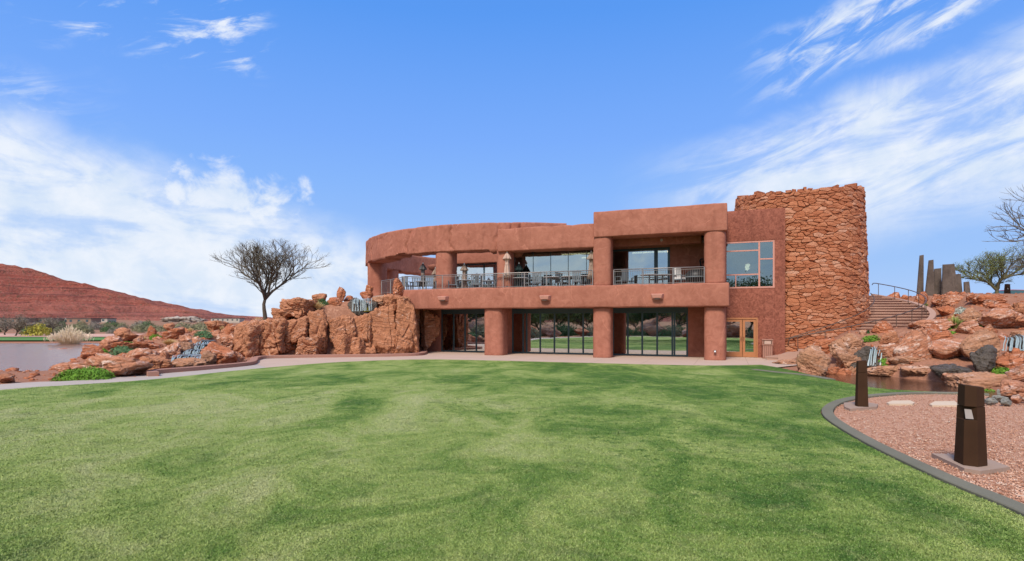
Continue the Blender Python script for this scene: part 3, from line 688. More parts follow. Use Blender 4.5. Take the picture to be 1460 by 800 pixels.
zb=ZZf(1060,357.5,tW); zc=ZZf(1060,391.5,tW); zd=ZZf(1092,369,tW); ml=S(1049,tW)
mb.box(wl,mv-f_,d0+.004,d1-.004,zb-f_*.8,zb+f_*.8); mb.box(wl,mv-f_,d0+.004,d1-.004,zc-f_*.8,zc+f_*.8)
mb.box(mv+f_,wx1-2*f_,d0+.004,d1-.004,zd-f_*.8,zd+f_*.8); mb.box(ml-f_*.6,ml+f_*.6,d0+.006,d1-.006,wz0+2*f_,zc-f_*.8)
wo_=mb.build('window',gb_,B)
for (a,b,c_,d_) in ((wl,mv,zb,wz1-.05),(wl,mv,zc,zb),(wl,ml,wz0+.05,zc),(ml,mv,wz0+.05,zc),(mv,wx1-.05,zd,wz1-.05),(mv,wx1-.05,wz0+.05,zd)):
    MB().box(a+.01,b-.01,d0+.04,d0+.05,c_+.01,d_-.01).build('pane',M['glassw'],wo_)
dm=(S(1037,tW)+dx1)/2
mb=MB(); mb.box(dx0,dx1,tW-.01,tW+.12,dz-.09,dz+.0).box(dx1-.08,dx1,tW-.008,tW+.118,0,dz-.09).box(dx0,dx0+.08,tW-.008,tW+.118,0,dz-.09)
mb.build('door_frame',M['wood'],B)
for a,b in ((dx0+.09,dm-.012),(dm+.012,dx1-.09)):
    sw=.13; d_=MB(); d_.box(a,a+sw,tW+.02,tW+.08,.01,dz-.1).box(b-sw,b,tW+.02,tW+.08,.01,dz-.1).box(a+sw,b-sw,tW+.022,tW+.078,dz-.1-sw,dz-.1).box(a+sw,b-sw,tW+.022,tW+.078,.01,.3)
    do=d_.build('door',M['wood'],B)
    MB().box(a+sw-.01,b-sw+.01,tW+.045,tW+.055,.29,dz-.1-sw+.01).build('pane',M['glass'],do)
    hx=b-.06 if b<dm else a+.06
    MB().tube([(hx,tW+.02,.95),(hx,tW-.05,.95),(hx,tW-.05,1.15),(hx,tW+.02,1.15)],.014,6).build('handle',M['black'],do)
# interiors
rl=S(629,tG)-.5; rr_=S(1036,0)-.35
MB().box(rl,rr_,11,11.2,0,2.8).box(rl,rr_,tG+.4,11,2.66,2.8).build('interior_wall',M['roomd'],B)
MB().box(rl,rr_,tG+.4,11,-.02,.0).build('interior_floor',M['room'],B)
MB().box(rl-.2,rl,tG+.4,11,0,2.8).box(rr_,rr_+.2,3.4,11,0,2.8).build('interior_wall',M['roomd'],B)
MB().box(S(640,tD),rr_,10.5,10.8,3.9,7.4).box(S(733,tM)-.02,rr_,tD+.5,10.5,6.6,6.75).box(S(733,tM)-.02,rr_,tM+.35,tD+.5,6.6,6.75).build('interior_wall',M['room'],B)
MB().box(S(640,tD),rr_,9,10.8,3.6,3.93).build('interior_floor',M['room'],B)
MB().box(S(640,tD)-.3,S(640,tD),tD+.1,10.8,3.9,7.2).build('wall',st,B)
MB().box(S(640,tD)-.3,S(846,0),5.9,10.8,7.2,7.35).build('roof',M['roof'],B)
for (a,b,t_) in ((-9.8,-6.6,5.2),(-9.0,-6.8,7.6),(-5.2,-2.6,6.0)):
    MB().box(a,b,t_,t_+.10,6.5,6.58).build('cove_light',M['cove'],B)
# right wing room
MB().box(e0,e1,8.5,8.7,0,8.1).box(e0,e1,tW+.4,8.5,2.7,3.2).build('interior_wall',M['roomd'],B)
MB().box(e0-.1,e1,tW+.36,9,7.6,7.9).build('roof',M['roof'],B)
MB().box(e1-.3,e1,tW+.36,9,0,7.6).build('wall',wm,B)
lp=L(0,0); lampS=S(1067,5.5); 
lm=empty('pendant_lamp',tuple(L(S(1067,5.0),5.0,ZZf(1067,381,5.0)))); tag(lm,'glowing cream pendant lamp behind the large divided window','lamp')
MB().lathe([(.02,-.2),(.15,-.17),(.19,0),(.15,.17),(.02,.2)],16).build('lamp_shade',M['lamp'],lm,True); MB().tube([(0,0,.19),(0,0,1.6)],.01,6).build('cord',M['black'],lm)
# curved fascia ring
def ringmesh(a0,a1,Ro,Ri,z0,z1,seed):
    n=int(abs(a1-a0)*Ro/.06); sec=[]
    m_out=20
    for j in range(m_out+1): sec.append((0,j/m_out))
    for j in range(1,5): sec.append((j/4,1))
    for j in range(1,m_out//2+1): sec.append((1,1-j/(m_out//2)))
    for j in range(1,4): sec.append((1-j/4,0))
    V=[];Fc=[]; k=len(sec)
    for i in range(n+1):
        a=a0+(a1-a0)*i/n
        arc=a*Ro
        # carved joints between big blocks and chipped lower edge
        blk=noise.noise(Vector((arc*.45,seed,3)))
        for (f_,g_) in sec:
            r=Ro+(Ri-Ro)*f_; z=z0+(z1-z0)*g_
            P=Vector((math.cos(a)*r,math.sin(a)*r,z))
            d=noise.fractal(P*.9+Vector((seed,0,0)),1,2,5)*.035
            if f_==0:
                wob=noise.fractal(Vector((arc*.9,z*1.1,seed)),1,2,3)*.35
                rid=1-abs(noise.noise(Vector(((arc+wob)*.62,seed,z*.06))))*22        # long near-vertical cracks
                gate=noise.noise(Vector((arc*.3,z*.55,seed+7)))
                d-=max(0,rid)*.16*max(0,min(1,.55+2.0*gate))
                rid2=1-abs(noise.noise(Vector((arc*.22+9,z*1.1+wob,seed+5))))*26; d-=max(0,rid2)*.08*(1 if noise.noise(Vector((arc*.45,z*.6,seed+3)))>.22 else 0)
                d+=.03*math.floor(2.2*noise.noise(Vector(((arc+wob)*.5,seed+2,z*.05))))
            r+=d*(1 if f_<.5 else -1)
            if g_==0: z+=.12*round(2.6*noise.noise(Vector((arc*.28,seed,0))))+.05*noise.noise(Vector((arc*1.7,seed,f_)))
            if g_==1: z+=.03*noise.noise(Vector((arc*.9,seed,1)))
            V.append((math.cos(a)*r,math.sin(a)*r,z))
    for i in range(n):
        for j in range(k): Fc.append([i*k+j,(i+1)*k+j,(i+1)*k+(j+1)%k,i*k+(j+1)%k])
    Fc.append(list(range(k))); Fc.append([n*k+j for j in range(k)][::-1])
    return V,Fc
V,Fc=ringmesh(R(-75),R(-75-215),12.0,10.7,6.44,8.13,2.0)
o=MB().add(V,[f[::-1] for f in Fc]).build('curved_fascia',st,None,True)
# into building frame
o.parent=B; o.location=toL(RC)[:2]+(0,); o.rotation_euler=(0,0,-R(SA))
bm=bmesh.new(); bm.from_mesh(o.data); bmesh.ops.recalc_face_normals(bm,faces=bm.faces[:]); bm.to_mesh(o.data); bm.free()
def ringpos(px,rad,back=False):
    k=(px-730)/F; # intersect ray (k y, y) with circle
    a_=k*k+1; b_=-2*(k*RC.x+RC.y); c_=RC.x**2+RC.y**2-rad**2; D=math.sqrt(max(0,b_*b_-4*a_*c_)); y=(-b_+(D if back else -D))/2/a_
    return Vector((k*y,y,0))
for px,bk,rx,sd_ in ((538,False,.62,31),(636.5,False,.60,32),(557,True,.6,33),(690,True,.6,34)):
    p=toL(ringpos(px,11.35 if px!=538 else 11.2,bk)); column('column',B,st,p[0],p[1],3.0,6.55,rx,sd_,2)
for px,py,t_ in ((737,361,1.3),(618,381,4.5)):
    s_=S(px,t_); z_=ZZf(px,py,t_); mb=MB(); mb.lathe([(.05,-.28),(.3,-.2),(.42,0),(.36,.16),(.1,.2)],14,(s_,t_,z_)); mb.build('corbel',st,B,True)
# small fixtures on the slab: things
def wall_light(px,py,label):
    t_=-.55; p=L(S(px,t_),t_,ZZf(px,py,t_)); e=empty('wall_light',tuple(p),R(SA)); tag(e,label,'light','stucco hooded lights on the terrace slab')
    mb=MB(); w_=.3
    mb.add([(-w_,.01,-.14),(w_,.01,-.14),(w_*1.15,.01,.16),(-w_*1.15,.01,.16),(-w_*.75,-.28,-.08),(w_*.75,-.28,-.08),(w_*.95,-.34,.12),(-w_*.95,-.34,.12)],
           [(0,3,2,1),(4,5,6,7),(0,1,5,4),(1,2,6,5),(2,3,7,6),(3,0,4,7)]); mb.build('hood',M['glazbar'],e,bevel=.02)
    MB().box(-.14,.14,-.24,-.06,-.145,-.12).build('lens',M['lens'],e)
wall_light(633,426,'stucco light hood on the slab nearest the rock wall'); wall_light(778,425,'stucco light hood on the slab above the widest run of glass doors'); wall_light(937.5,423,'stucco light hood on the slab nearest the wooden doors')
e=empty('round_light',tuple(L(S(1026,-.4),-.39,ZZf(1019.5,501,-.39)))); tag(e,'small round white light low on the rightmost ground floor column','light')
e.rotation_euler=(0,0,R(SA))
me_=MB().tube([(0,0,0),(0,-.03,0)],.07,12); me_.build('rim',M['black'],e); MB().tube([(0,-.031,0),(0,-.04,0)],.045,12).build('lens',M['white'],e)
e.location=tuple(L(S(1019.5,-.4),-.42,ZZf(1019.5,501,-.42)))
# ------------------------------------------------------------------ railings on the terrace
def railing(name,pts,label,z0,hh,posts,picket=.115,mat=None):
    mat=mat or M['rail']; pts=[Vector(p) for p in pts]; o=empty(name,tuple(pts[0][:2])+(z0,)); tag(o,label,'railing')
    base=Vector((pts[0].x,pts[0].y,z0)); P=[Vector((p.x,p.y,z0))-base for p in pts]
    MB().tube([p+Vector((0,0,hh)) for p in P],.028,8).build('top_rail',mat,o,True)
    MB().tube([p+Vector((0,0,.07)) for p in P],.016,6).tube([p+Vector((0,0,hh-.10)) for p in P],.014,6).build('lower_rail',mat,o)
    acc=0; tot=sum((P[i+1]-P[i]).length for i in range(len(P)-1)); mb=MB()
    def at(d):
        for i in range(len(P)-1):
            l_=(P[i+1]-P[i]).length
            if d<=l_+1e-6: return P[i]+(P[i+1]-P[i])*(d/l_)
            d-=l_
        return P[-1]
    k=int(tot/picket)
    for i in range(1,k):
        q=at(tot*i/k); mb.tube([q+Vector((0,0,.07)),q+Vector((0,0,hh-.1))],.0075,4,False)
    mb.build('pickets',mat,o)
    for i in range(posts):
        q=at(tot*i/(posts-1)); MB().box(q.x-.025,q.x+.025,q.y-.025,q.y+.025,-.02,hh).build('post',mat,o)
    return o
tr_=-.25
def tcl(px,t_): return min(t_,.95) if 733<px<850 else t_
railing('railing',[L(S(577,tr_),tr_),L(S(703,tr_),tr_),L(S(846,tr_)-.05,tr_)],'long steel picket railing in front of the dining terrace',ZB1-.02,.88,10)
railing('railing',[L(S(875,tr_),tr_),L(S(1004,tr_),tr_)],'steel picket railing of the balcony between the two right hand columns',ZB1-.02,.88,4)
railing('railing',[Vector((*((544-730)*40.2/F,40.2),0)),Vector(((566-730)*38.2/F,38.2,0)),L(S(576,tr_),tr_)],'short weathered railing at the left end of the terrace by the waterfall',3.95,.95,4,.14)
# ------------------------------------------------------------------ stone tower
def tower():
    root=empty('stone_tower',(TX,TY,0)); tag(root,'tall round tower of rough red rubble stone with a ragged rim','tower')
    Rb,Rt,H=3.84,3.47,10.05
    def rad(z): return Rb+(Rt-Rb)*z/H
    def rim(a):   # a: world angle
        d=math.degrees(a)%360
        f=math.cos(a-R(-116.6))    # 1 towards camera
        return 9.92-.46*max(0,f)+.22*noise.noise(Vector((math.cos(a)*3.5,math.sin(a)*3.5,1)))+.18*noise.noise(Vector((math.cos(a)*9,math.sin(a)*9,4)))
    # core
    n=96; mb=MB()
    for ring in range(4):
        for j in range(n):
            a=2*math.pi*j/n; z=(0,-1,-1,0)[ring]; rr=0
            if ring==0: z=-.3; rr=rad(0)-.07
            elif ring==1: z=rim(a)-.12; rr=rad(H)-.07
            elif ring==2: z=rim(a)-.12; rr=rad(H)-.55
            else: z=7.5; rr=rad(7.5)-.6
            mb.v.append((rr*math.cos(a),rr*math.sin(a),z))
    for ring in range(3):
        for j in range(n): mb.f.append([ring*n+j,ring*n+(j+1)%n,(ring+1)*n+(j+1)%n,(ring+1)*n+j])
    mb.f.append([3*n+j for j in range(n)])
    mb.build('wall_core',M['mortar'],root)
    # rubble facing: anisotropic voronoi cells
    circ=2*math.pi*3.62; W_=circ; AS=2.35; pts=[]
    cell=.37; rows=int(10.3*AS/cell/.9); cols=int(W_/cell)
    for r_ in range(-1,rows+1):
        for c_ in range(cols):
            pts.append(((c_+.5*(r_%2)+random.uniform(-.42,.42))*W_/cols,(r_+random.uniform(-.42,.42))*cell*.9))
    # drop some to get bigger stones
    pts=[p for p in pts if random.random()>.26]; wts=[random.gauss(0,.024) for _ in pts]
    grid={}
    for i,p in enumerate(pts): grid.setdefault((int((p[0]%W_)/1.0),int(p[1]//1.0)),[]).append(i)
    gx=int(W_/1.0)+1
    mb=MB(); cols_=[]
    for i,(x,y) in enumerate(pts):
        x=x%W_; nb=[]
        cx,cy=int(x/1.0),int(y//1.0)
        for dx in (-1,0,1):
            for dy in (-1,0,1):
                for wrap in (-1,0,1):
                    key=(cx+dx-wrap*gx,cy+dy) 
                    if wrap and not (key[0]<=1 or key[0]>=gx-2): continue
                    for q in grid.get((key[0],key[1]),[]):
                        if q==i: continue
                        qx=pts[q][0]%W_+wrap*W_
                        if abs(qx-x)<1.4: nb.append((qx,pts[q][1],wts[q]))
        poly=[(x-.9,y-.9),(x+.9,y-.9),(x+.9,y+.9),(x-.9,y+.9)]
        for qx,qy,wq in nb:
            nx_,ny_=qx-x,qy-y; kk=.5+(wts[i]-wq)/(2*(nx_*nx_+ny_*ny_)+1e-4); kk=max(.2,min(.8,kk)); mx,my=x+nx_*kk,y+ny_*kk; new=[]
            for a_,b_ in zip(poly,poly[1:]+poly[:1]):
                da=(a_[0]-mx)*nx_+(a_[1]-my)*ny_; db=(b_[0]-mx)*nx_+(b_[1]-my)*ny_
                if da<=0: new.append(a_)
                if (da<0)!=(db<0):
                    t_=da/(da-db); new.append((a_[0]+(b_[0]-a_[0])*t_,a_[1]+(b_[1]-a_[1])*t_))
            poly=new
            if len(poly)<3: break
        if len(poly)<3: continue
        poly=[(p[0],p[1]/AS) for p in poly]; gxm=sum(p[0] for p in poly)/len(poly); gym=sum(p[1] for p in poly)/len(poly)
        if gym<-.1: continue
        ang=gxm/W_*2*math.pi
        if gym>rim(ang)-.05: continue
        # chaikin smoothing then inset
        for _ in range(1):
            new=[]
            for a_,b_ in zip(poly,poly[1:]+poly[:1]):
                new+= [(a_[0]*.88+b_[0]*.12,a_[1]*.88+b_[1]*.12),(a_[0]*.12+b_[0]*.88,a_[1]*.12+b_[1]*.88)]
            poly=new
        out_=random.uniform(.02,.10); tilt=random.uniform(-.12,.12); tilt2=random.uniform(-.1,.1)
        m_=len(poly); base=len(mb.v); area=max(p[0] for p in poly)-min(p[0] for p in poly)
        def inset(d): 
            res=[]
            for p in poly:
                vx,vy=p[0]-gxm,p[1]-gym; l_=math.hypot(vx,vy)+1e-6; res.append((gxm+vx*(1-d/l_),gym+vy*(1-d/l_)))
            return res
        for ring,(d,o_) in enumerate(((.004,-.09),(.007,out_*.5),(.032,out_))):
            for p in inset(d):
                z=p[1]; rr=rad(z)+o_+(0 if ring==0 else (p[0]-gxm)*tilt+(z-gym)*tilt2)+(.012*noise.noise(Vector((p[0]*6,z*6,ring))) if ring else 0)
                a=p[0]/W_*2*math.pi; mb.v.append((rr*math.cos(a),rr*math.sin(a),z))
        a=gxm/W_*2*math.pi; rr=rad(gym)+out_+.008; mb.v.append((rr*math.cos(a),rr*math.sin(a),gym))
        for ring in range(2):
            for j in range(m_): mb.f.append([base+ring*m_+j,base+ring*m_+(j+1)%m_,base+(ring+1)*m_+(j+1)%m_,base+(ring+1)*m_+j])
        for j in range(m_): mb.f.append([base+2*m_+j,base+2*m_+(j+1)%m_,base+3*m_])
        cols_+= [random.random()]*(3*m_+1)
    o=mb.build('stone_facing',M['rubble'],root,False)
    at_=o.data.attributes.new('stone','FLOAT','POINT')
    if len(cols_)==len(o.data.vertices): at_.data.foreach_set('value',cols_)
    # rim cap stones
    mb=MB(); a=0
    while a<2*math.pi-.06:
        wv=random.uniform(.045,.10); z=rim(a+wv/2)-.16; hh=random.uniform(.10,.24)
        ro,ri=rad(9.9)+random.uniform(.0,.08),rad(9.9)-.6
        vs=[]
        for zz in (z,z+hh):
            for (rr,aa) in ((ro,a+.006),(ro,a+wv-.006),(ri,a+wv-.006),(ri,a+.006)):
                vs.append((rr*math.cos(aa)+random.uniform(-.02,.02),rr*math.sin(aa)+random.uniform(-.02,.02),zz+random.uniform(-.03,.03)))
        mb.add(vs,[(0,3,2,1),(4,5,6,7),(0,1,5,4),(1,2,6,5),(2,3,7,6),(3,0,4,7)]); a+=wv
    mb.build('rim_stones',M['rubble'],root,bevel=.025)
m,t=mk('tower_mortar'); t.out(t.mix(t.noise(t.pos(),6,5),(.20,.075,.042),(.30,.12,.068)),.95); M['mortar']=m
m,t=mk('rubble_stone'); p=t.pos(); at_=t.n('ShaderNodeAttribute'); at_.attribute_name='stone'; f_=at_.outputs['Fac']
c=t.ramp(f_,[(0,(.36,.125,.06)),(.3,(.45,.165,.08)),(.65,(.50,.205,.105)),(.9,(.54,.25,.145)),(1,(.58,.32,.21))])
n=t.noise(p,2.8,7,.65,.6); fi=t.noise(p,17,7,.7); c=t.mix(t.math('MULTIPLY',t.ss(n,.4,.7),.55),c,(.40,.135,.06)); c=t.mix(t.math('MULTIPLY',t.ss(fi,.5,.75),.4),c,(.25,.09,.05))
t.out(c,.9,t.bump(fi,1,.05,t.bump(n,.8,.16)),0,.2); M['rubble']=m
tower()
# ------------------------------------------------------------------ curved stair round the tower
stair=empty('staircase',(TX,TY,0)); tag(stair,'wide brown concrete staircase curving up around the round stone tower','stairs')
for i in range(NST):
    a0=PH0+(PH1-PH0)*i/NST; a1=PH0+(PH1-PH0)*(i+1)/NST+.8; z=ZT*(i+1)/NST; mb=MB(); k=8
    ri=3.70; ro=RO-.0
    top=[];
    for j in range(k+1):
        a=R(a0+(a1-a0)*j/k)
        for r_ in (ri,ro): top.append((r_*math.cos(a),r_*math.sin(a)))
    vs=[(x,y,z-.05) for x,y in top]+[(x,y,z) for x,y in top]; m_=len(top); fs=[]
    for j in range(k):
        fs.append((2*j,2*j+2,2*j+3,2*j+1)); fs.append((m_+2*j,m_+2*j+1,m_+2*j+3,m_+2*j+2))
        fs.append((2*j,m_+2*j,m_+2*j+2,2*j+2)); fs.append((2*j+1,2*j+3,m_+2*j+3,m_+2*j+1))
    fs.append((0,1,m_+1,m_)); fs.append((m_-2,2*m_-2,2*m_-1,m_-1)); mb.add(vs,fs)
    # riser block under, set back from the nosing
    a=R(a0+.9); b_=R(a1-.3)
    zb_=-.1 if z<1.2 else z-1.2
    q=[(3.72*math.cos(a),3.72*math.sin(a)),((ro-.02)*math.cos(a),(ro-.02)*math.sin(a)),((ro-.02)*math.cos(b_),(ro-.02)*math.sin(b_)),(3.72*math.cos(b_),3.72*math.sin(b_))]
    mb.add([(x,y,zb_) for x,y in q]+[(x,y,z-.052) for x,y in q],[(0,3,2,1),(4,5,6,7),(0,1,5,4),(1,2,6,5),(2,3,7,6),(3,0,4,7)])
    mb.build('step',M['step'],stair)
# side wall of the stair (cheek)
mb=MB(); rows=[]
for i in range(41):
    ph=PH0+6+(PH1-PH0-6)*i/40; a=R(ph); z=float(zst(ph))+.16
    for r_,zz in ((RO,-.2 if z<1.5 else z-1.5),(RO,z),(RO+.28,z),(RO+.28,-.2 if z<1.5 else z-1.5)): mb.v.append((r_*math.cos(a),r_*math.sin(a),zz))
for i in range(40):
    for j in range(4): mb.f.append([i*4+j,i*4+(j+1)%4,(i+1)*4+(j+1)%4,(i+1)*4+j])
mb.f.append([0,1,2,3]); mb.f.append([163,162,161,160]); mb.build('side_wall',M['step'],stair)
# paved landing at the top
sheet('landing',[(TX+r_*math.cos(R(a)),TY+r_*math.sin(R(a))) for r_,a in [(3.7,20),(RO+.2,20),(RO+3,40),(RO+8,70),(6,95),(3.7,80),(3.7,50)]],3.7,M['step'],thick=.3)
def srail(r_,pa,pb,label,post,mat,hh=.92,lift=0,curl=True):
    o=empty('handrail',(TX,TY,0)); tag(o,label,'handrail'); pts=[]; n=60
    for i in range(n+1):
        ph=pa+(pb-pa)*i/n; a=R(ph); pts.append(Vector((r_*math.cos(a),r_*math.sin(a),float(zst(ph))+hh+lift)))
    if post: 
        e_=pts[-1]; d=(pts[-1]-pts[-2]).normalized(); pts+= [e_+d*.2+Vector((0,0,-.03)),e_+d*.28+Vector((0,0,-.15))]
        s_=pts[0]; d=(pts[0]-pts[1]).normalized(); pts=[s_+d*.3+Vector((0,0,-.35)),s_+d*.22+Vector((0,0,-.08))]+pts
    MB().tube(pts,.026,8).build('rail',mat,o,True)
    if post:
        k=post
        for i in range(k):
            ph=pa+(pb-pa)*(i+.15)/(k-.7); a=R(ph); z=float(zst(ph)); MB().tube([(r_*math.cos(a),r_*math.sin(a),z-.1),(r_*math.cos(a),r_*math.sin(a),z+hh)],.02,6).build('post',mat,o)
        if False: pass
    else:
        for i in range(6):
            ph=pa+(pb-pa)*(i+.5)/6; a=R(ph); z=float(zst(ph))+hh-.03; MB().tube([((r_)*math.cos(a),(r_)*math.sin(a),z),((r_-.25)*math.cos(a),(r_-.25)*math.sin(a),z-.05)],.012,5).build('bracket',mat,o)
    return o
srail(RO-.15,-118,18,'outer metal handrail with posts curving beside the rocks',13,M['railb'])
srail(4.02,-128,-15,'inner metal handrail fixed around the base of the stone tower',0,M['railb'])
# bottom flagstone steps in front of the stair
for i,(a,b,c_,d_) in enumerate(((1078,1140,514,519),(1092,1150,518,523))): pass
# ------------------------------------------------------------------ rocks
_ico={}
def ico(s):
    if s not in _ico:
        bm=bmesh.new(); bmesh.ops.create_icosphere(bm,subdivisions=s,radius=1); bm.verts.ensure_lookup_table()
        _ico[s]=(np.array([v.co[:] for v in bm.verts]),np.array([[v.index for v in f.verts] for f in bm.faces])); bm.free()
    return _ico[s]
def rockshape(seed,sub=5,planes=12,rough=.10,round_=.5,tilt=0,box=0):
    d,f=ico(sub); rg=np.random.default_rng(seed)
    pn=rg.normal(size=(planes,3)); pn[:,2]*=.9; pn/=np.linalg.norm(pn,axis=1)[:,None]; ph=.60+.34*rg.random(planes)
    if box:
        ax_=np.concatenate([np.eye(3),-np.eye(3)])+rg.normal(size=(6,3))*.13; ax_/=np.linalg.norm(ax_,axis=1)[:,None]
        pn=np.concatenate([pn,ax_]); ph=np.concatenate([ph+.22,.56+.10*rg.random(6)])
    dp=d@pn.T; k=30-20*round_; base=np.minimum(np.where(dp>.05,ph/np.maximum(dp,.05),9),3)
    rs=-np.log(np.exp(-k*base).sum(1)+np.exp(-k*1.25))/k
    v=d*rs[:,None]
    off=Vector((seed*1.7%50,seed*3.1%50,seed*.7%50)); tl=Vector((rg.normal()*.45,rg.normal()*.45,1)).normalized()
    out=np.empty(len(v)); nl=rg.uniform(3,5.5)
    for i,p in enumerate(v):
        P=Vector(p); n1=noise.fractal(P*1.5+off,1.0,2.0,5); n3=noise.fractal(P*5+off,.8,2.1,3)
        q=P.dot(tl)*nl+n1*.9; fr=q-math.floor(q); saw=(fr**2.2-.4)
        cr=max(0,1-abs(noise.noise(Vector((P.x*1.3,P.y*1.3,P.z*.8))-off))*13); cr2=max(0,1-abs(noise.noise(P*2.6+off))*9)
        out[i]=n1*rough*1.0+n3*rough*.35+saw*rough*.75-cr*rough*1.5-cr2*rough*.4
    v=v+d*out[:,None]
    return v,f
RK={'r':'rock','w':'rockw','b':'rockb','t':'rockt','d':'wet','g':'grey'}
rk_n=0
def rock(px0,px1,py0,py1,label,mat='r',Y=None,dep=.85,sink=.18,name='boulder',rough=.10,rnd=.5,rot=None,sub=None,group=None,seed=None,cat='boulder',box=0):
    global rk_n; rk_n+=1; seed=seed or rk_n*13+5
    pc=(px0+px1)/2
    if Y is None: x,y=hit(pc,py1); 
    else: y=Y; x=(pc-730)*y/F
    w_=(px1-px0)*y/F; hh=(py1-py0)*y/F; zb_=CZ-(py1-HZ)*y/F
    yc=y+w_*dep*.32
    sc=yc/y; w_*=sc; hh*=sc; x*=sc
    if sub is None: sub=4 if max(px1-px0,py1-py0)<24 else 5
    v,f=rockshape(seed,sub,rough=rough,round_=rnd,box=box)
    a=rot if rot is not None else ((seed*37%50)-25 if box else seed*37%360)
    ca,sa=math.cos(R(a)),math.sin(R(a)); v=v@np.array([[ca,sa,0],[-sa,ca,0],[0,0,1]])
    lo,hi=v.min(0),v.max(0); v=(v-(lo+hi)/2)/(hi-lo)      # unit box
    H_=hh*(1+sink); v=v*np.array([w_,w_*dep,H_]); v[:,2]+=H_/2-hh*sink
    me=npmesh(name,v,f); o=link(name,me,M[RK[mat]],None,(x,yc,zb_),True)
    tag(o,label,cat,group); return o
# ---- left garden
LG=[
(160,198,467,489,'dark red domed boulder behind the pale boulder in the left rock garden','b'),
(137,172,479,499,'pale pink cracked boulder below the dark red domed boulder','w'),
(191,204,478,489,'small pink stone at the right foot of the dark red domed boulder','w'),
(211,223,464,483,'narrow upright red rock standing on its end in the left garden','r'),
(234,248,460,470,'small deep red rock on the top edge of the left garden','b'),
(230,265,466,484,'orange boulder directly under the small deep red rock','r'),
(252,277,477,489,'white banded flat rock above the golden grass tuft','w'),
(273,289,479,494,'brown rounded stone at the top of the left cascade','w'),
(292,325,457,472,'long orange brown slab rock at the garden top beside the grass tuft','b'),
(320,341,461,486,'deep orange rock leaning against the high rock wall','r'),
(298,317,470,485,'pink rock between the green mat and the cascade top','w'),
(313,325,467,479,'small white crusted stone above the leaning slab','w'),
(307,344,474,498,'tilted white and red slab leaning behind the big square boulder','w'),
(289,342,488,520,'big square orange boulder to the right of the left cascade','r'),
(245,292,511,527,'smooth pink domed rock at the foot of the left cascade','t'),
(126,217,504,539,'wide low white banded boulder beside the path','w'),
(117,145,491,511,'bright orange wedge boulder beside the pampas grass','r'),
(183,230,497,517,'white tipped grey pink rock left of the cascade pool','w'),
(228,261,489,510,'pink boulder on the left bank of the cascade','w'),
(188,230,487,501,'low orange rock above the grey green mat plant','r'),
(228,241,499,513,'small round maroon stone on the cascade bank','w'),
(246,274,487,505,'brown sloping rock touching the cascade on its left','t'),
(287,307,500,523,'upright tan rock under the big square orange boulder','t'),
(325,350,502,520,'pink rock wedged behind the right end of the big square boulder','w'),
(66,119,497,512,'long flat red slab lying at the pond edge under the pampas grass','r'),
(76,130,518,535,'pale pink low rock on the near pond shore','w'),
(-4,21,533,547,'pink rock cut by the left edge of the picture','w'),
(205,248,508,531,'brown bank rock beside the cascade pool','b'),
(262,285,497,507,'dark stone in the middle of the left cascade','d'),
(283,296,471,478,'small orange rock beside the upper green mat','r'),
(200,216,488,497,'small orange rock by the yellow tuft','r'),
(160,186,487,497,'low red rock between the domed boulder and the grey green mat','r'),
(340,352,460,470,'small orange rock between the wall and the bare tree','r'),
(352,366,462,471,'dusty red rock at the left foot of the bare tree','r'),
]
for i_,(a,b,c_,d_,l_,m_) in enumerate(LG): rock(a,b,c_,d_,l_,m_,seed=400+i_*7,rnd=.2,rough=.12,sink=.22)
# ---- high rock wall below the terrace
def frontY(px):    # front line of the wall
    a=G(337,508); b=G(595,505); k=(px-730)/F
    t_=(a[0]-k*a[1])/((a[0]-b[0])-k*(a[1]-b[1])); return a[1]+(b[1]-a[1])*t_
# backing cliff: continuous folded rock mass
mb=MB(); n=150; mv_=34
for j in range(mv_+1):
    for i in range(n+1):
        px=352+(597-352)*i/n; Y0=frontY(px)+1.35; topy=np.interp(px,[352,370,400,430,470,500,535,565,585,597],[470,462,456,449,447,446,444,432,425,441]); 
        zt_=CZ-(topy-HZ)*Y0/F; t_=j/mv_
        if t_<.8: z=-.3+(zt_+.3)*t_/.8; y=Y0+.35*(t_/.8)
        else: z=zt_-.3*((t_-.8)/.2); y=Y0+.35+2.6*(t_-.8)/.2
        x=(px-730)*Y0/F
        P=Vector((x,y,z)); d=noise.fractal(P*.75,1,2,6)*.30-max(0,1-abs(noise.noise(Vector((x*.75,y*.4,z*.35))))*7)*.32-max(0,1-abs(noise.noise(Vector((x*.4+5,y*.4,z*.9))))*8)*.2
        mb.v.append((x,y-d,z+(d*.4 if t_>.75 else 0)))
for j in range(mv_):
    for i in range(n): mb.f.append([j*(n+1)+i,j*(n+1)+i+1,(j+1)*(n+1)+i+1,(j+1)*(n+1)+i])
tag(mb.build('rock_cliff',M['rockb'],None,True),'long folded cliff of red brown sandstone between the boulders under the terrace','rock wall')
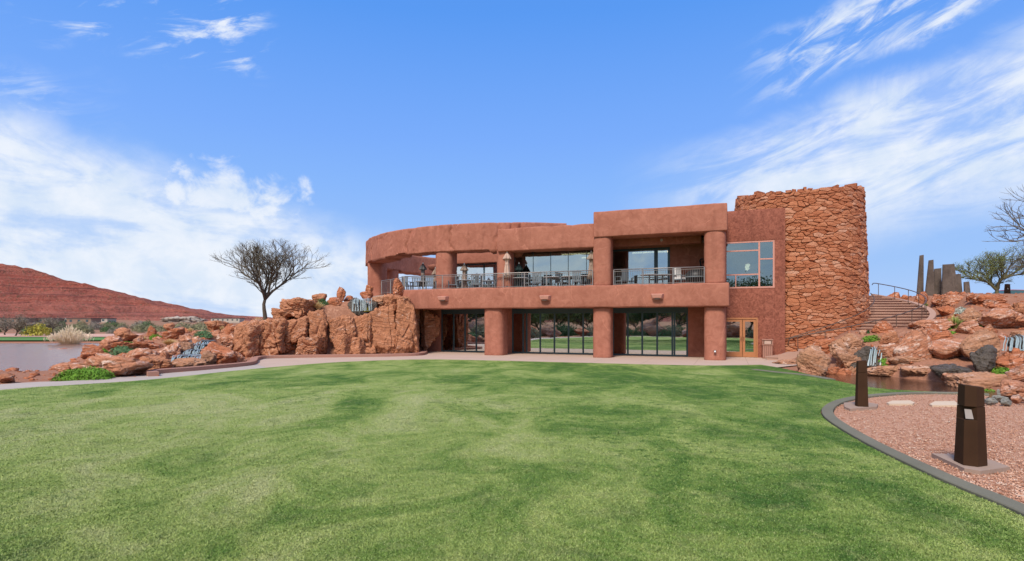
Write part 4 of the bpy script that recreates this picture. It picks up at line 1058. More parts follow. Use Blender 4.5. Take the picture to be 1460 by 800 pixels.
CW=[
(334,388,456,509,'big sloping brown boulder at the left end of the high rock wall','b',0,.9),
(363,420,455,509,'sloping layered boulder second from the left in the high rock wall','b',.25,.8),
(405,448,425,455,'tilted orange boulder perched on the wall top to the right of the bare tree','b',1.0,.9),
(390,412,440,457,'small brown boulder tucked under the tilted orange boulder','b',1.2,.9),
(404,441,451,487,'square brown boulder in the wall under the tilted orange boulder','b',.45,.7),
(422,459,480,508,'rounded low boulder jutting from the wall foot','b',-.1,.8),
(436,468,442,508,'tall cracked block left of the waterfall','b',.55,.7),
(464,508,450,488,'broad rounded block in the wall below the waterfall','b',.2,.6),
(474,502,477,508,'rounded pillar shaped rock at the wall foot below the waterfall','b',0,.8),
(494,521,481,508,'leaning low rock at the wall foot beside the rounded pillar rock','b',.1,.7),
(504,537,446,490,'upper block of the wall right of the waterfall','b',.4,.6),
(500,538,478,508,'lower block of the wall right of the waterfall','b',.5,.6),
(529,567,434,509,'tall flat faced block of the wall with fine cracks','b',.2,.55),
(560,597,427,508,'tallest rounded rock at the right end of the wall against the terrace slab','b',-.25,.75),
(544,588,418,447,'smooth humped rock on top of the right end of the wall','b',.3,.8),
]
for i_,(a,b,c_,d_,l_,m_,dy,dp) in enumerate(CW): rock(a-1,b+1,c_-1,d_,l_,m_,Y=frontY((a+b)/2)+dy,dep=dp,sink=.06,rough=.11,rnd=.62,sub=6 if b-a>33 else 5,seed=900+i_*11,box=1)
TP=[
(479,493,408,428,'pointed orange rock standing highest beside the waterfall','r',37.3),
(445,466,418,430,'dark orange rock behind the golden grass on the wall top','b',37.6),
(464,495,423,443,'red cracked boulder left of the high waterfall','r',36.3),
(489,506,421,430,'small flat red rock touching the waterfall head','r',37.8),
(512,532,415,428,'orange slab rock right of the waterfall head','r',38.0),
(519,532,406,421,'upright orange rock at the foot of the leftmost terrace column','r',39.2),
(529,557,421,434,'pale flat ledge rock between the waterfall and the terrace railing','t',36.6),
(559,578,396,423,'orange slab standing upright at the left end of the terrace railing','r',35.9),
(436,470,430,447,'pink weathered rock at the top edge above the tall cracked block','w',36.2),
(500,512,424,446,'dark wet rock at the left side of the high waterfall','d',36.6),
(528,540,424,444,'dark wet rock at the right side of the high waterfall','d',36.5),
]
for i_,(a,b,c_,d_,l_,m_,y_) in enumerate(TP): rock(a,b,c_,d_,l_,m_,Y=y_,seed=1300+i_*9,sink=.25)
# cave wall below the slab
rock(597,628,440,503,'brown rock face with a dark cave mouth under the terrace slab','b',Y=float(L(S(615,1.6),1.6).y),dep=.5,sink=.02,rough=.14,rnd=.3,seed=77,box=1)
MB().box(S(590,2.2),S(606,2.2),2.2,2.3,-.05,2.8).build('cave_shade_panel',M['roomd'],B)  # flat dark panel stands in for the shade inside the cave opening
# ---- right garden
RG=[
(1138,1179,492,535,'rounded tan boulder at the corner of the lawn by the stairs','t'),
(1158,1198,483,507,'orange boulder behind the rounded tan boulder','r'),
(1180,1243,475,509,'long tan slab sloping up beside the small left waterfall of the right garden','t'),
(1243,1278,457,477,'round orange boulder in front of the wide stair flight','r'),
(1254,1281,471,492,'dark orange blocky boulder under the round orange boulder','b'),
(1275,1325,467,513,'big pink faced boulder at the centre of the right garden','w'),
(1252,1281,489,513,'white veined low boulder right of the small waterfall','w'),
(1317,1369,471,499,'orange shelf boulder above the white streaked wedge','r'),
(1317,1377,483,514,'white streaked wedge boulder in the right garden','w'),
(1293,1355,455,472,'long whitish slab lying in front of the curved handrail','w'),
(1269,1310,508,521,'flat pink rock with green plants at its left','t'),
(1232,1294,521,539,'long flat pink rock along the back of the pool','t'),
(1286,1337,521,540,'tan flat rock continuing the back edge of the pool','t'),
(1327,1386,520,541,'dark wet rock at the back right of the pool','d'),
(1373,1419,470,520,'big smooth brown boulder left of the right waterfall','t'),
(1383,1424,492,533,'blackened wet boulder under the right waterfall','d'),
(1391,1472,439,470,'huge rounded pale orange boulder at the right picture edge','w'),
(1363,1398,457,478,'white crusted rock left of the huge rounded boulder','w'),
(1414,1475,497,528,'broad red boulder below the right waterfall','r'),
(1360,1436,532,562,'pale pink flat slab at the right side of the pool','t'),
(1342,1373,532,548,'small pink rock standing at the pool edge','w'),
(1421,1475,544,569,'orange white boulder behind the grey stone pile','w'),
(1438,1475,519,547,'orange boulder cut by the right picture edge above the green mat','w'),
(1385,1431,420,437,'flat red boulder on the upper slope below the upper bollard','r'),
(1344,1380,419,436,'whitish angular rock in front of the widest monolith','w'),
(1330,1356,420,436,'orange rock at the foot of the two slim monoliths','r'),
(1262,1286,416,434,'orange boulder just right of the top stair flight','r'),
(1304,1322,415,437,'orange rock behind the curl of the outer handrail','r'),
(1337,1362,435,451,'small red rock right of the handrail bend','r'),
(1367,1403,438,463,'tan sloping rock beside the spiky plant','t'),
(1184,1227,526,547,'rough pink rock at the left end of the pool behind the far bollard','r'),
(1176,1197,523,539,'small pink rock between the tan boulder and the pool','r'),
(1438,1475,431,456,'brown boulder on the upper right edge behind the huge boulder','b'),
(1378,1395,417,429,'small orange rock below the palo verde tree','r'),
(1284,1296,420,430,'small orange round rock above the wide stair flight','r'),
(1322,1345,462,478,'orange rock just above the shelf boulder','r'),
(1401,1420,462,478,'brown rock in the shade below the huge boulder','b'),
(1205,1243,495,531,'dark wet boulder beneath the small left waterfall','d'),
(1224,1258,508,530,'dark wet rock right of the small left waterfall','d'),
(1440,1475,470,486,'rock ledge above the right waterfall','t'),
(1225,1236,470,478,'small grey rock at the lower stair rail','t'),
(1352,1366,431,439,'small rock among the upper slope rubble','r'),
(1412,1440,432,442,'flat orange stone on the upper slope','r'),
(1290,1322,478,494,'brown rock behind the big pink faced boulder','b'),
(1190,1232,500,530,'tan bank rock left of the small waterfall','t'),
(1105,1144,513,521,'flat flagstone rock at the bottom of the stairs','t'),
]
for i_,(a,b,c_,d_,l_,m_) in enumerate(RG):
    kw={}
    if i_==2: kw=dict(dep=.5)
    rock(a,b,c_,d_,l_,m_,seed=1700+i_*13,sink=.25,rnd=.28 if m_!='t' else .55,**kw)
# grey stone pile
for i_,(a,b,c_,d_,l_) in enumerate([(1404,1422,567,578,'flat grey green stone at the left of the stone pile'),(1416,1436,564,574,'leaning grey slab on the stone pile'),(1426,1443,568,579,'rounded grey stone in the middle of the stone pile'),(1421,1427,555,569,'thin grey stone standing upright on the pile'),(1440,1458,563,575,'white stone at the right end of the grey pile'),(1452,1468,560,572,'pale stone at the right picture edge by the pile')]):
    rock(a,b,c_,d_,l_,'g' if i_<4 else 'w',Y=G(1430,d_)[1],dep=.7,seed=2500+i_*7,sink=.1,name='stone',cat='stone')
for a,b,c_,d_,l_ in ((1264,1304,572.5,577.5,'pale stepping stone behind the far bollard'),(1325,1367,573.5,579.5,'pale stepping stone nearer the tall bollard')):
    q=[G(a,d_-1.5),G(a+4,d_),G(b-3,d_),G(b,d_-2),G(b-6,c_),G(a+8,c_+.3)]
    tag(sheet('stepping_stone',q,.03,M['slabst'],None,.08),l_,'stepping stone')
# rubble scattered over the slopes: nobody could count it
N=2600; mbv=[];mbf=[]; d2,f2=ico(1)
cnt=0
while cnt<N:
    if random.random()<.5: x=random.uniform(12.5,30); y=random.uniform(19,42); ok=hs_(x,y)>.15 and math.hypot(x-TX,y-TY)>RO+.4
    else: x=random.uniform(-30,-12.9); y=random.uniform(20,44); ok=hs_(x,y)>-.2 and x<-13
    if not ok: 
        cnt+=.2; continue
    s_=random.uniform(.03,.10)*(1+2*(random.random()<.06)); vv=d2*(s_*rng.uniform(.6,1.2,(len(d2),1)))*np.array([1.2,1,.7]); mbf.append(f2+len(mbv)*len(d2)); mbv.append(vv+np.array([x,y,hs_(x,y)+s_*.1])); cnt+=1
tag(link('rubble',npmesh('rubble',np.concatenate(mbv),np.concatenate(mbf)),M['rock']),'loose red stone rubble scattered between the garden boulders','rubble',kind='stuff')
# ------------------------------------------------------------------ waterfalls (water = setting)
def fall(pts_top,pts_bot,seed,name='waterfall'):
    """separate falling strands of different width between a lip and a foot"""
    rg=random.Random(seed); mb=MB(); a0,a1=Vector(pts_top[0]),Vector(pts_top[1]); b0_,b1=Vector(pts_bot[0]),Vector(pts_bot[1])
    dr=(a1-a0).normalized(); nr=Vector((dr.y,-dr.x,0)); org=(b0_+b1)/2; W_=(a1-a0).length; s_=.0; m_=10
    while s_<1:
        w_=rg.uniform(.015,.06); g_=rg.uniform(.0,.065); c_=s_+w_/W_/2; c2=c_+rg.uniform(-.03,.03)
        A=a0.lerp(a1,min(1,c_))+Vector((0,0,rg.uniform(-.06,.04))); Bp=b0_.lerp(b1,min(1,max(0,c2)))+Vector((0,0,(A.z-b0_.z)*(rg.uniform(.15,.6) if rg.random()<.35 else 0))); ofs=rg.uniform(-.05,.07)
        base=len(mb.v)
        for j in range(m_+1):
            t_=j/m_; p=A.lerp(Bp,t_); p.z=A.z+(Bp.z-A.z)*t_**1.6; p=p+nr*(ofs+.12*math.sin(min(1,t_*3)*1.57)+.02*noise.noise(Vector((c_*30,t_*5,seed))))
            ww=w_*(.5+.35*noise.noise(Vector((c_*40,t_*4,seed)))+.12*t_)
            for q in (-1,0,1): mb.v.append(tuple(p+dr*ww*q+nr*(.03 if q==0 else 0)-org))
        for j in range(m_):
            for q in (0,1): mb.f.append([base+3*j+q,base+3*j+q+1,base+3*j+q+4,base+3*j+q+3])
        s_+=max(.012,(w_+g_)/W_)
    # foam at the foot
    for i in range(int(W_*14)):
        p=b0_.lerp(b1,rg.random())+nr*rg.uniform(.02,.25)-org; q=rg.uniform(.02,.06)
        mb.lathe([(q*.4,0),(q,q*.5),(q*.4,q)],6,tuple(p))
    o=mb.build(name,M['foam'],None,True,tuple(org)); tag(o,kind='structure'); return o
rock(494,537,425,449,'dark wet rock wall behind the high waterfall','d',Y=36.3,seed=3131,sink=.2,dep=.3)
fall([Wd(503,426,36.3),Wd(530,425,36.3)],[Wd(502,444,35.85),Wd(531,443,35.85)],1)
rock(1434,1478,476,504,'dark wet rock wall behind the right waterfall','d',Y=21.6,seed=3137,sink=.2,dep=.4)
rock(1231,1262,493,524,'dark wet rock wall behind the small left waterfall','d',Y=23.6,seed=3141,sink=.2,dep=.4)
fall([Wd(1239,496,23.6),Wd(1256,494,23.6)],[Wd(1234,521,23.2),Wd(1252,521,23.2)],2)
fall([Wd(1432,479,21.5),Wd(1470,479,21.5)],[Wd(1427,500,21.0),Wd(1470,500,21.0)],3)
for i_,(a,b,c_,d_,y_) in enumerate(((281,300,486,491,30.3),(272,296,491,499,29.0),(262,292,499,507,27.6),(245,289,507,519,25.6))):
    fall([Wd(a+3,c_,y_+.5),Wd(b,c_,y_+.5)],[Wd(a,d_,y_),Wd(b-2,d_,y_)],10+i_)
    q=Wd(a+3,c_,y_+.5); q2=Wd(b,c_,y_+.5)
    sheet('stream_water',[(q.x,q.y),(q2.x,q2.y),(q2.x-.3,q2.y+1.2),(q.x-.3,q.y+1.2)],q.z-.0,M['fall'])
p=Wd(235,523,25.0); sheet('stream_water',[(p.x-.9,p.y-1),(p.x+2.4,p.y-1),(p.x+2.4,p.y+1.2),(p.x-.6,p.y+1.2)],.12,M['pool'])
# dark ledge stones inside the left cascade
for i_,(a,b,c_,d_,y_,l_) in enumerate([(270,304,484,493,30.9,'wet ledge at the top of the left cascade'),(262,298,493,503,29.3,'wet middle ledge of the left cascade'),(247,292,501,512,27.9,'wet lower ledge of the left cascade'),(243,291,508,524,26.0,'wet bottom ledge of the left cascade')]):
    rock(a,b,c_,d_,l_,'d',Y=y_,seed=2700+i_*3,dep=.8,sink=.3,name='wet_rock')
# ------------------------------------------------------------------ plants
def leafmat_mesh(w_,d_,h_,n,ls,seed,up=.3):
    rg=np.random.default_rng(seed)
    dr=rg.normal(size=(n,3)); dr[:,2]=abs(dr[:,2]); dr/=np.linalg.norm(dr,axis=1)[:,None]; rr=(.55+.45*rg.random(n)**.5)
    lump=np.array([1+.28*noise.noise(Vector(q)*2.3+Vector((seed,0,0))) for q in dr])
    c=dr*rr[:,None]*lump[:,None]*np.array([w_/2,d_/2,h_]); c[:,2]=np.maximum(c[:,2],0)
    ax_=rg.normal(size=(n,3)); ax_/=np.linalg.norm(ax_,axis=1)[:,None]; nm=dr+rg.normal(size=(n,3))*.6+np.array([0,0,up]); 
    b_=np.cross(ax_,nm); b_/=np.linalg.norm(b_,axis=1)[:,None]; a_=np.cross(nm,b_); a_/=np.linalg.norm(a_,axis=1)[:,None]
    s_=ls*(.6+.8*rg.random(n))[:,None]
    v=np.stack([c-a_*s_,c-b_*s_*.45,c+a_*s_,c+b_*s_*.45],1).reshape(-1,3); return v,np.arange(4*n).reshape(-1,4)
def mat_plant(px0,px1,py0,py1,label,mat='leafb',dens=1,Y=None,name='groundcover_plant',cat='plant'):
    pc=(px0+px1)/2
    if Y is None: x,y=hit(pc,py1)
    else: y=Y; x=(pc-730)*y/F
    w_=(px1-px0)*y/F*1.05; hh=(py1-py0)*y/F; zb_=CZ-(py1-HZ)*y/F; dd=w_*.6; yc=y+dd*.35; sc=yc/y
    n=int(min(9000,900*w_*max(hh,.3)*dens/ .25)); v,f=leafmat_mesh(w_*sc,dd,hh*.9,max(n,300),.035,int(px0)+int(py0))
    o=empty(name,(x*sc,yc,zb_-.02)); tag(o,label,cat)
    link('leaves',npmesh('leaves',v,f),M[mat],o)
    mb=MB()
    for i in range(14):
        a=random.random()*6.28; r_=random.uniform(.2,.9); mb.tube([(0,0,-.1),(w_*.4*r_*math.cos(a),dd*.4*r_*math.sin(a),hh*.55*(1.1-r_*.6))],[.012,.004],4,False)
    mb.build('stems',M['twig'],o); return o
for q in [(81,160,522,544,'bright green mat plant at the path edge in front of the wide banded boulder','leafb',1.3),
 (155,195,491,508,'grey green succulent mat above the wide banded boulder','leafg'),
 (277,303,469,481,'grey green mat between the grass tuft and the slab rock','leafg'),
 (213,231,475,484,'green mat right of the narrow upright red rock','leafb'),
 (137,155,496,505,'small bright green plant under the pale pink cracked boulder','leafb'),
 (172,192,486,491,'low green plant at the foot of the dark red domed boulder','leafb'),
 (1229,1256,476,487,'green mat plant on top of the long tan slab','leafb'),
 (1333,1359,463,471,'green plant in front of the long whitish slab','leafb'),
 (1346,1364,471,477,'green plant below the long whitish slab on its right','leafb'),
 (1253,1270,510,516,'green plant at the left of the flat pink rock','leafb'),
 (1258,1272,514,521,'lower green plant at the back of the pool','leafb'),
 (1258,1266,499,511,'sprig of leaves beside the small waterfall','scrub'),
 (1396,1411,460,466,'green plant in front of the huge rounded boulder','leafb'),
 (1414,1441,521,533,'green mat plant under the broad red boulder','leafb'),
 (1428,1447,535,545,'green plant at the right slope edge above the pale slab','leafb'),
 (1395,1427,554,568,'bright green mat behind the tall bollard','leafb'),
 (1314,1325,432,439,'green plant inside the handrail curl','leafb'),
 (1268,1283,427,434,'silvery plant near the top stair flight','furnl_leaf'),
 (1362,1384,436,447,'silvery shrub beside the spiky plant','furnl_leaf'),
 (1130,1146,482,503,'thin leggy green shrub growing by the bottom stairs','scrub'),
 (447,470,424,436,'green shrub behind the red cracked boulder','leafd'),
 (518,528,437,444,'yellow green clump at the foot of the high waterfall','yellow'),
 (458,472,430,441,'olive tuft beside the golden grass on the wall top','scrub'),
 (1236,1240,469,476,'tiny dark green plant at the rail foot','leafd')]:
    if q[5]=='furnl_leaf' and 'furnl_leaf' not in M: M['furnl_leaf']=foliage('silver_leaves',(.30,.33,.27),(.42,.45,.38))
    kw={}
    if q[0] in (447,518,458): kw['Y']=36.2
    mat_plant(*q[:6],dens=q[6] if len(q)>6 else 1,**kw)
def tuft(px,py0,py1,wpx,label,mat='gold',n=500,Y=None,plume=False,name='grass_tuft',cat='grass',wd=.006,stiff=.4):
    if Y is None: x,y=hit(px,py1)
    else: y=Y; x=(px-730)*y/F
    Hh=(py1-py0)*y/F; Wd_=wpx*y/F/2; zb_=CZ-(py1-HZ)*y/F
    o=empty(name,(x,y,zb_-.03)); tag(o,label,cat)
    V=[];Fc=[]; rg=random.Random(int(px)); tips=[]
    for i in range(n):
        a=rg.random()*6.283; r_=rg.random()**.6; ln=Hh*(.75+.3*rg.random())*(1-.25*r_); sp=Wd_*r_*(.8+.4*rg.random())
        b0=Vector((math.cos(a)*Wd_*.18*r_,math.sin(a)*Wd_*.18*r_,0)); side=Vector((-math.sin(a),math.cos(a),0))
        if rg.random()<.5: side=Vector((1,0,0))
        base=len(V); k=5
        for j in range(k+1):
            t_=j/k; p=b0+Vector((math.cos(a)*sp*t_**(1+stiff*2),math.sin(a)*sp*t_**(1+stiff*2),ln*(t_-.25*r_*t_*t_*t_))); w_=wd*(1-t_*.85)*(1.2)
            V.append(tuple(p-side*w_)); V.append(tuple(p+side*w_))
        for j in range(k): Fc.append((base+2*j,base+2*j+1,base+2*j+3,base+2*j+2))
        if plume and i%4==0: tips.append((Vector(p),a))
    MB().add(V,Fc).build('blades',M[mat],o)
    if plume:
        mb=MB()
        for p,a in tips:
            d=Vector((math.cos(a)*.3,math.sin(a)*.3,1)).normalized()
            mb.tube([p-d*.25,p-d*.1,p+d*.05,p+d*.16],[.008,.028,.022,.004],5,False)
        mb.build('plumes',M['straw'],o)
    return o
tuft(100,464,499,44,'large pale pampas grass clump at the pond edge','straw',1500,plume=True,name='pampas_grass',wd=.012,stiff=.2)
tuft(242,481,493,26,'golden grass tuft left of the cascade','gold',700,wd=.008)
tuft(271,465,474,11,'small golden tuft on the garden top','gold',300)
tuft(206,478,485,9,'dry tuft beside the small pink stone','gold',250)
tuft(317,462,472,9,'dry tuft on the long orange brown slab','gold',250)
tuft(454,428,442,18,'golden grass clump on the wall top by the tilted orange boulder','gold',600,Y=35.8)
tuft(367,450,460,16,'pale dry grass at the foot of the bare tree','gold',400,Y=36.0)
tuft(1364,446,468,24,'spiky green plant on the right slope','leafb_y',60,wd=.03,stiff=.1,name='spiky_plant',cat='plant') if False else None
M['spike']=foliage('yellow_green_spikes',(.14,.20,.04),(.26,.32,.08))
tuft(1361,446,468,26,'spiky yellow green plant on the right slope','spike',90,wd=.025,stiff=.15,name='spiky_plant',cat='plant')
# ---- trees
def tree_mesh(seed,height,spread,depth=7,trunk_r=.16,lean=(0,0),flat=.6,tip=.011,up=.10,l0=1.0,n0=4):
    rg=random.Random(seed); segs=[]; ends=[]
    def br(p,d,ln,lv,pr_):
        k=5 if lv<3 else 3; pts=[p]
        for i in range(k):
            d=(d+Vector((rg.gauss(0,.15),rg.gauss(0,.15),rg.gauss(0,.10)+(.05 if lv<4 else .02)))).normalized(); p=p+d*ln/k; pts.append(p)
        segs.append((pts,lv))
        if lv>=depth: ends.append(p); return
        nb=n0 if lv==0 else rg.choice((2,2,3))
        for i in range(nb):
            a=rg.random()*6.283 if lv else i*6.283/nb+rg.uniform(-.4,.4)
            sp=rg.uniform(.28,.62) if lv else rg.uniform(.45,.85)
            ax_=Vector((math.cos(a),math.sin(a),0)); pr=(ax_-d*ax_.dot(d)).normalized()
            nd=d*math.cos(sp)+pr*math.sin(sp); nd.z=max(-.12,nd.z+up-flat*(.12 if lv>1 else 0)); nd.normalize()
            br(pts[-1],nd,ln*(rg.uniform(.70,.88) if lv else l0*rg.uniform(.85,1.1)),lv+1,0)
        if lv>=1:
            for _ in range(2 if lv<5 else 1):
                q=pts[1+rg.randrange(len(pts)-2)]; a=rg.random()*6.283; nd=(d+Vector((math.cos(a),math.sin(a),rg.uniform(-.1,.6)))*.75).normalized()
                br(q,nd,ln*rg.uniform(.45,.7),min(depth,lv+2),0)
    br(Vector((0,0,0)),Vector((lean[0],lean[1],1)).normalized(),1.0,0,0)
    allp=[p for s_,_ in segs for p in s_]; zs=max(p.z for p in allp); xa=min(p.x for p in allp); xb_=max(p.x for p in allp)
    fz=height/zs; fx=spread/(xb_-xa); big=MB(); small=MB()
    def sc(p): return Vector((p.x*fx,p.y*fx,p.z*fz))
    for pts,lv in segs:
        r0=tip+(trunk_r-tip)*(1-lv/(depth+1))**2.6 ; r1=tip+(trunk_r-tip)*(1-(lv+1)/(depth+1))**2.6
        if lv==0: r0*=1.25
        if lv==depth: r1=tip*.5
        m_=len(pts); rad=[r0+(r1-r0)*i/(m_-1) for i in range(m_)]
        (big if lv<3 else small).tube([sc(p) for p in pts],rad,8 if lv<2 else (5 if lv<4 else 3),False)
    return big,small,[sc(p) for p in ends]
def tree(name,loc,seed,height,spread,label,depth=7,trunk_r=.2,lean=(0,0),leaf=None,nleaf=0,ls=.05,mats=('bark','twig'),group=None,flat=.6,spr=.25,tip=.011,**kw):
    big,small,ends=tree_mesh(seed,height,spread,depth,trunk_r,lean,flat,tip,**kw)
    o=empty(name,loc); tag(o,label,'tree',group); big.build('trunk',M[mats[0]],o,True)
    small.build('branches',M[mats[1]],o)
    if leaf:
        rg=np.random.default_rng(seed); e=np.array([p[:] for p in ends]); idx=rg.integers(0,len(e),nleaf); c=e[idx]+rg.normal(size=(nleaf,3))*spr
        a_=rg.normal(size=(nleaf,3)); a_/=np.linalg.norm(a_,axis=1)[:,None]; b_=np.cross(a_,rg.normal(size=(nleaf,3))); b_/=np.linalg.norm(b_,axis=1)[:,None]
        s_=ls*(.6+.8*rg.random(nleaf))[:,None]; v=np.stack([c-a_*s_,c-b_*s_*.5,c+a_*s_,c+b_*s_*.5],1).reshape(-1,3)
        link('crown',npmesh('crown',v,np.arange(4*nleaf).reshape(-1,4)),M[leaf],o)
    return o
M['bud']=foliage('tiny_buds',(.10,.10,.06),(.16,.15,.09))
M['pverde']=foliage('thin_olive_leaves',(.10,.13,.04),(.19,.23,.08))
ty=37.5; tz=Wd(378,457,ty)
tree('bare_tree',tuple(tz-Vector((0,0,.2))),204,(457-336)*ty/F+.2,(480-313)*ty/F,'bare grey spreading tree standing behind the left rock garden',7,.13,(.05,0),'bud',5000,.02,spr=.06,tip=.0075,l0=.75,up=.15,n0=5)
ty=47; p_=Wd(1421,418,ty)
tree('palo_verde_tree',(p_.x,p_.y,3.4),110,(418-338)*ty/F+.3,(1470-1350)*ty/F,'wide palo verde tree with thin green foliage right of the monoliths',7,.16,(-.1,0),'pverde',14000,.033,('bark2','bark2'),spr=.10,tip=.010,l0=.8)
ty=31; p_=Wd(1590,440,ty)
tree('bare_tree',(p_.x,p_.y,3.0),48,(440-225)*ty/F,(1668-1432)*ty/F,'bare twigs of a tall tree reaching in from the right picture edge',7,.24,(0,0),'bud',2500,.022,spr=.06,tip=.011)
# ---- far scrub, trees and houses across the pond
def bushmesh(seed,mat,n=1400,ls=.14):
    v,f=leafmat_mesh(2,2,1.0,n,ls*.5,seed); me=npmesh('leaves',v,f); me.materials.append(M[mat]); return me
bm_=[bushmesh(50,'scrub'),bushmesh(51,'scrubg'),bushmesh(52,'leafd'),bushmesh(53,'yellow')]
def bush(x,y,w_,hh,kind,label,group=None,name='desert_shrub',cat='shrub'):
    o=empty(name,(x,y,hs_(x,y)-.1),random.random()*6); tag(o,label,cat,group)
    l_=bpy.data.objects.new('leaves',bm_[kind]); C.objects.link(l_); l_.parent=o; l_.scale=(w_/2,w_/2,hh)
    mb=MB()
    for i in range(5):
        a=i*1.26; mb.tube([(0,0,0),(w_*.22*math.cos(a),w_*.22*math.sin(a),hh*.6)],[.05,.02],4,False)
    mb.build('stems',M['twig'],o); return o
sg='scrub beyond the pond'
for i in range(70):
    y=random.uniform(90,175); px=random.uniform(-60,335); x=(px-730)*y/F
    hh=random.uniform(.7,1.9)*(1 if y<120 else 1.3); kd=random.choice((0,0,1,1,0,2)); w_=hh*random.uniform(1.4,2.6)
    bush(x,y,w_,hh,kd,('olive green','grey brown','dark green')[kd]+' desert shrub in the scrub beyond the pond',('olive scrub bushes beyond the pond','grey brown bushes beyond the pond','dark green bushes beyond the pond')[kd])
y=80; bush((54-730)*y/F,y,3.4,2.0,3,'round yellow tree in the scrub beyond the pond',name='yellow_tree',cat='tree')
for i,(px,y,hh,lb) in enumerate(((22,79,3.0,'bare grey tree left of the round yellow tree'),(76,83,2.6,'bare grey tree right of the round yellow tree'),(7,85,2.4,'bare grey tree at the left picture edge beyond the pond'))):
    x=(px-730)*y/F; tree('bare_tree',(x,y,hs_(x,y)),60+i,hh,hh*1.6,lb,5,.10,(0,0),'scrubg',2500,.05,spr=.15,tip=.02)
def house(px,y,w_,d_,hh,mat,roof,label,rz=0,z=None):
    x=(px-730)*y/F; z=hs_(x,y) if z is None else z; o=empty('house',(x,y,z),rz); tag(o,label,'house')
    MB().box(-w_/2,w_/2,-d_/2,d_/2,-3,hh).build('wall',mat,o,bevel=.05); MB().box(-w_/2-.3,w_/2+.3,-d_/2-.3,d_/2+.3,hh,hh+.35).build('roof',roof,o)
    k=max(2,int(w_/4))
    for i in range(k):
        xx=-w_/2+w_*(i+.5)/k; MB().box(xx-.7,xx+.7,-d_/2-.04,-d_/2+.02,hh*.35,hh*.8).build('window',M['frame'],o)
M['hw1']=plain('pale_house_wall',(.40,.35,.29),.9); M['hw2']=plain('tan_house_wall',(.26,.17,.12),.9); M['hr']=plain('dark_house_roof',(.09,.08,.075),.9)
hd=[(12,330,26,9,3.0,'hw2','hr','long dark roofed house at the far left below the mesa'),(62,340,18,9,2.6,'hw2','hr','low tan house left of the pampas grass below the mesa'),(95,350,9,7,3.0,'hw1','white','small white house behind the pampas grass'),
(120,330,14,8,2.8,'hw2','hr','low house just right of the pampas grass below the mesa'),(148,350,10,8,2.2,'hw1','hr','small pale house above the domed boulder'),(325,520,26,10,3.0,'hw1','hr','distant pale house left of the bare tree')]
for px,y,w_,d_,hh,a_,b_,l_ in hd: house(px,y,w_,d_,hh,M[a_],M[b_],l_,z=CZ-(457.5-HZ)*y/F*1.0-hh*.3 if px>200 else CZ+(HZ-454.5)*y/F-hh)
v,f=rockshape(4321,5,round_=.3,rough=.25); lo_,hi_=v.min(0),v.max(0); v=(v-(lo_+hi_)/2)/(hi_-lo_)*np.array([38,14,6.5])
M['ledge']=rockmat('pale_weathered_ledge',(.34,.27,.22),(.44,.37,.31),(.54,.47,.41),.2)
tag(link('rock_ledge',npmesh('rock_ledge',v,f),M['ledge'],None,((262-730)*430/F,430,3.4),True),'long pale weathered rock ledge at the foot of the mesa tail','rock ledge')
# ---- garden left of and behind the view, mirrored in the glass doors
spots_=[(-22,14,2.6,1.3,'t'),(-23,8,3.0,1.5,'r'),(-21.5,4,1.8,1.0,'w'),(-24,18,2.8,1.2,'w'),(-25,1,3.2,1.7,'t'),(-22.5,-4,2.4,1.1,'r'),(-30,10,4.0,2.6,'t'),(-31,2,4.2,2.2,'t'),
 (-19,-9,2.6,1.4,'r'),(-14,-10,3.2,1.5,'t'),(-9,-9.5,2.4,1.2,'w'),(-4,-11,3.4,1.8,'t'),(-17,-14,4.4,2.6,'t'),(-7,-15,4.2,2.4,'r'),(2,-10,2.6,1.3,'w')]
for i,(x,y,w_,hh,m_) in enumerate(spots_):
    v,f=rockshape(3000+i*7,4,round_=.2); lo,hi=v.min(0),v.max(0); v=(v-(lo+hi)/2)/(hi-lo)*np.array([w_,w_*.9,hh*1.2]); v[:,2]+=hh*.45
    tag(link('boulder',npmesh('boulder',v,f),M[RK[m_]],None,(x,y,-.05),True),'red sandstone boulder in the garden mirrored by the glass doors','boulder','mirrored garden boulders')
for i in range(46):
    if i%2: x=random.uniform(-30,-21.5); y=random.uniform(-10,20)
    else: x=random.uniform(-26,5); y=random.uniform(-17,-8)
    hh=random.uniform(.7,1.9); bush(x,y,hh*2.1,hh,2 if i%3 else 0,'green garden shrub mirrored by the glass doors','mirrored garden shrubs',name='garden_shrub')
tr_b,tr_s,tr_e=None,None,None
protos=[]
for i in range(24):
    if i%2: x=random.uniform(-48,-30); y=-22+i*1.5
    else: x=-42+i*2.0; y=random.uniform(-34,-20)
    hh=random.uniform(5.5,9)
    if len(protos)<3: protos.append(tree('garden_tree',(x,y,-.1),80+i,6,8.5,'leafy garden tree mirrored by the glass doors',5,.16,(0,0),'leafd' if i==1 else 'pverde',7000,.12,group='mirrored garden trees',spr=.35,tip=.02))
    else: copy_tree(protos[i%3],(x,y,-.1),i*1.3,scale=hh/6)
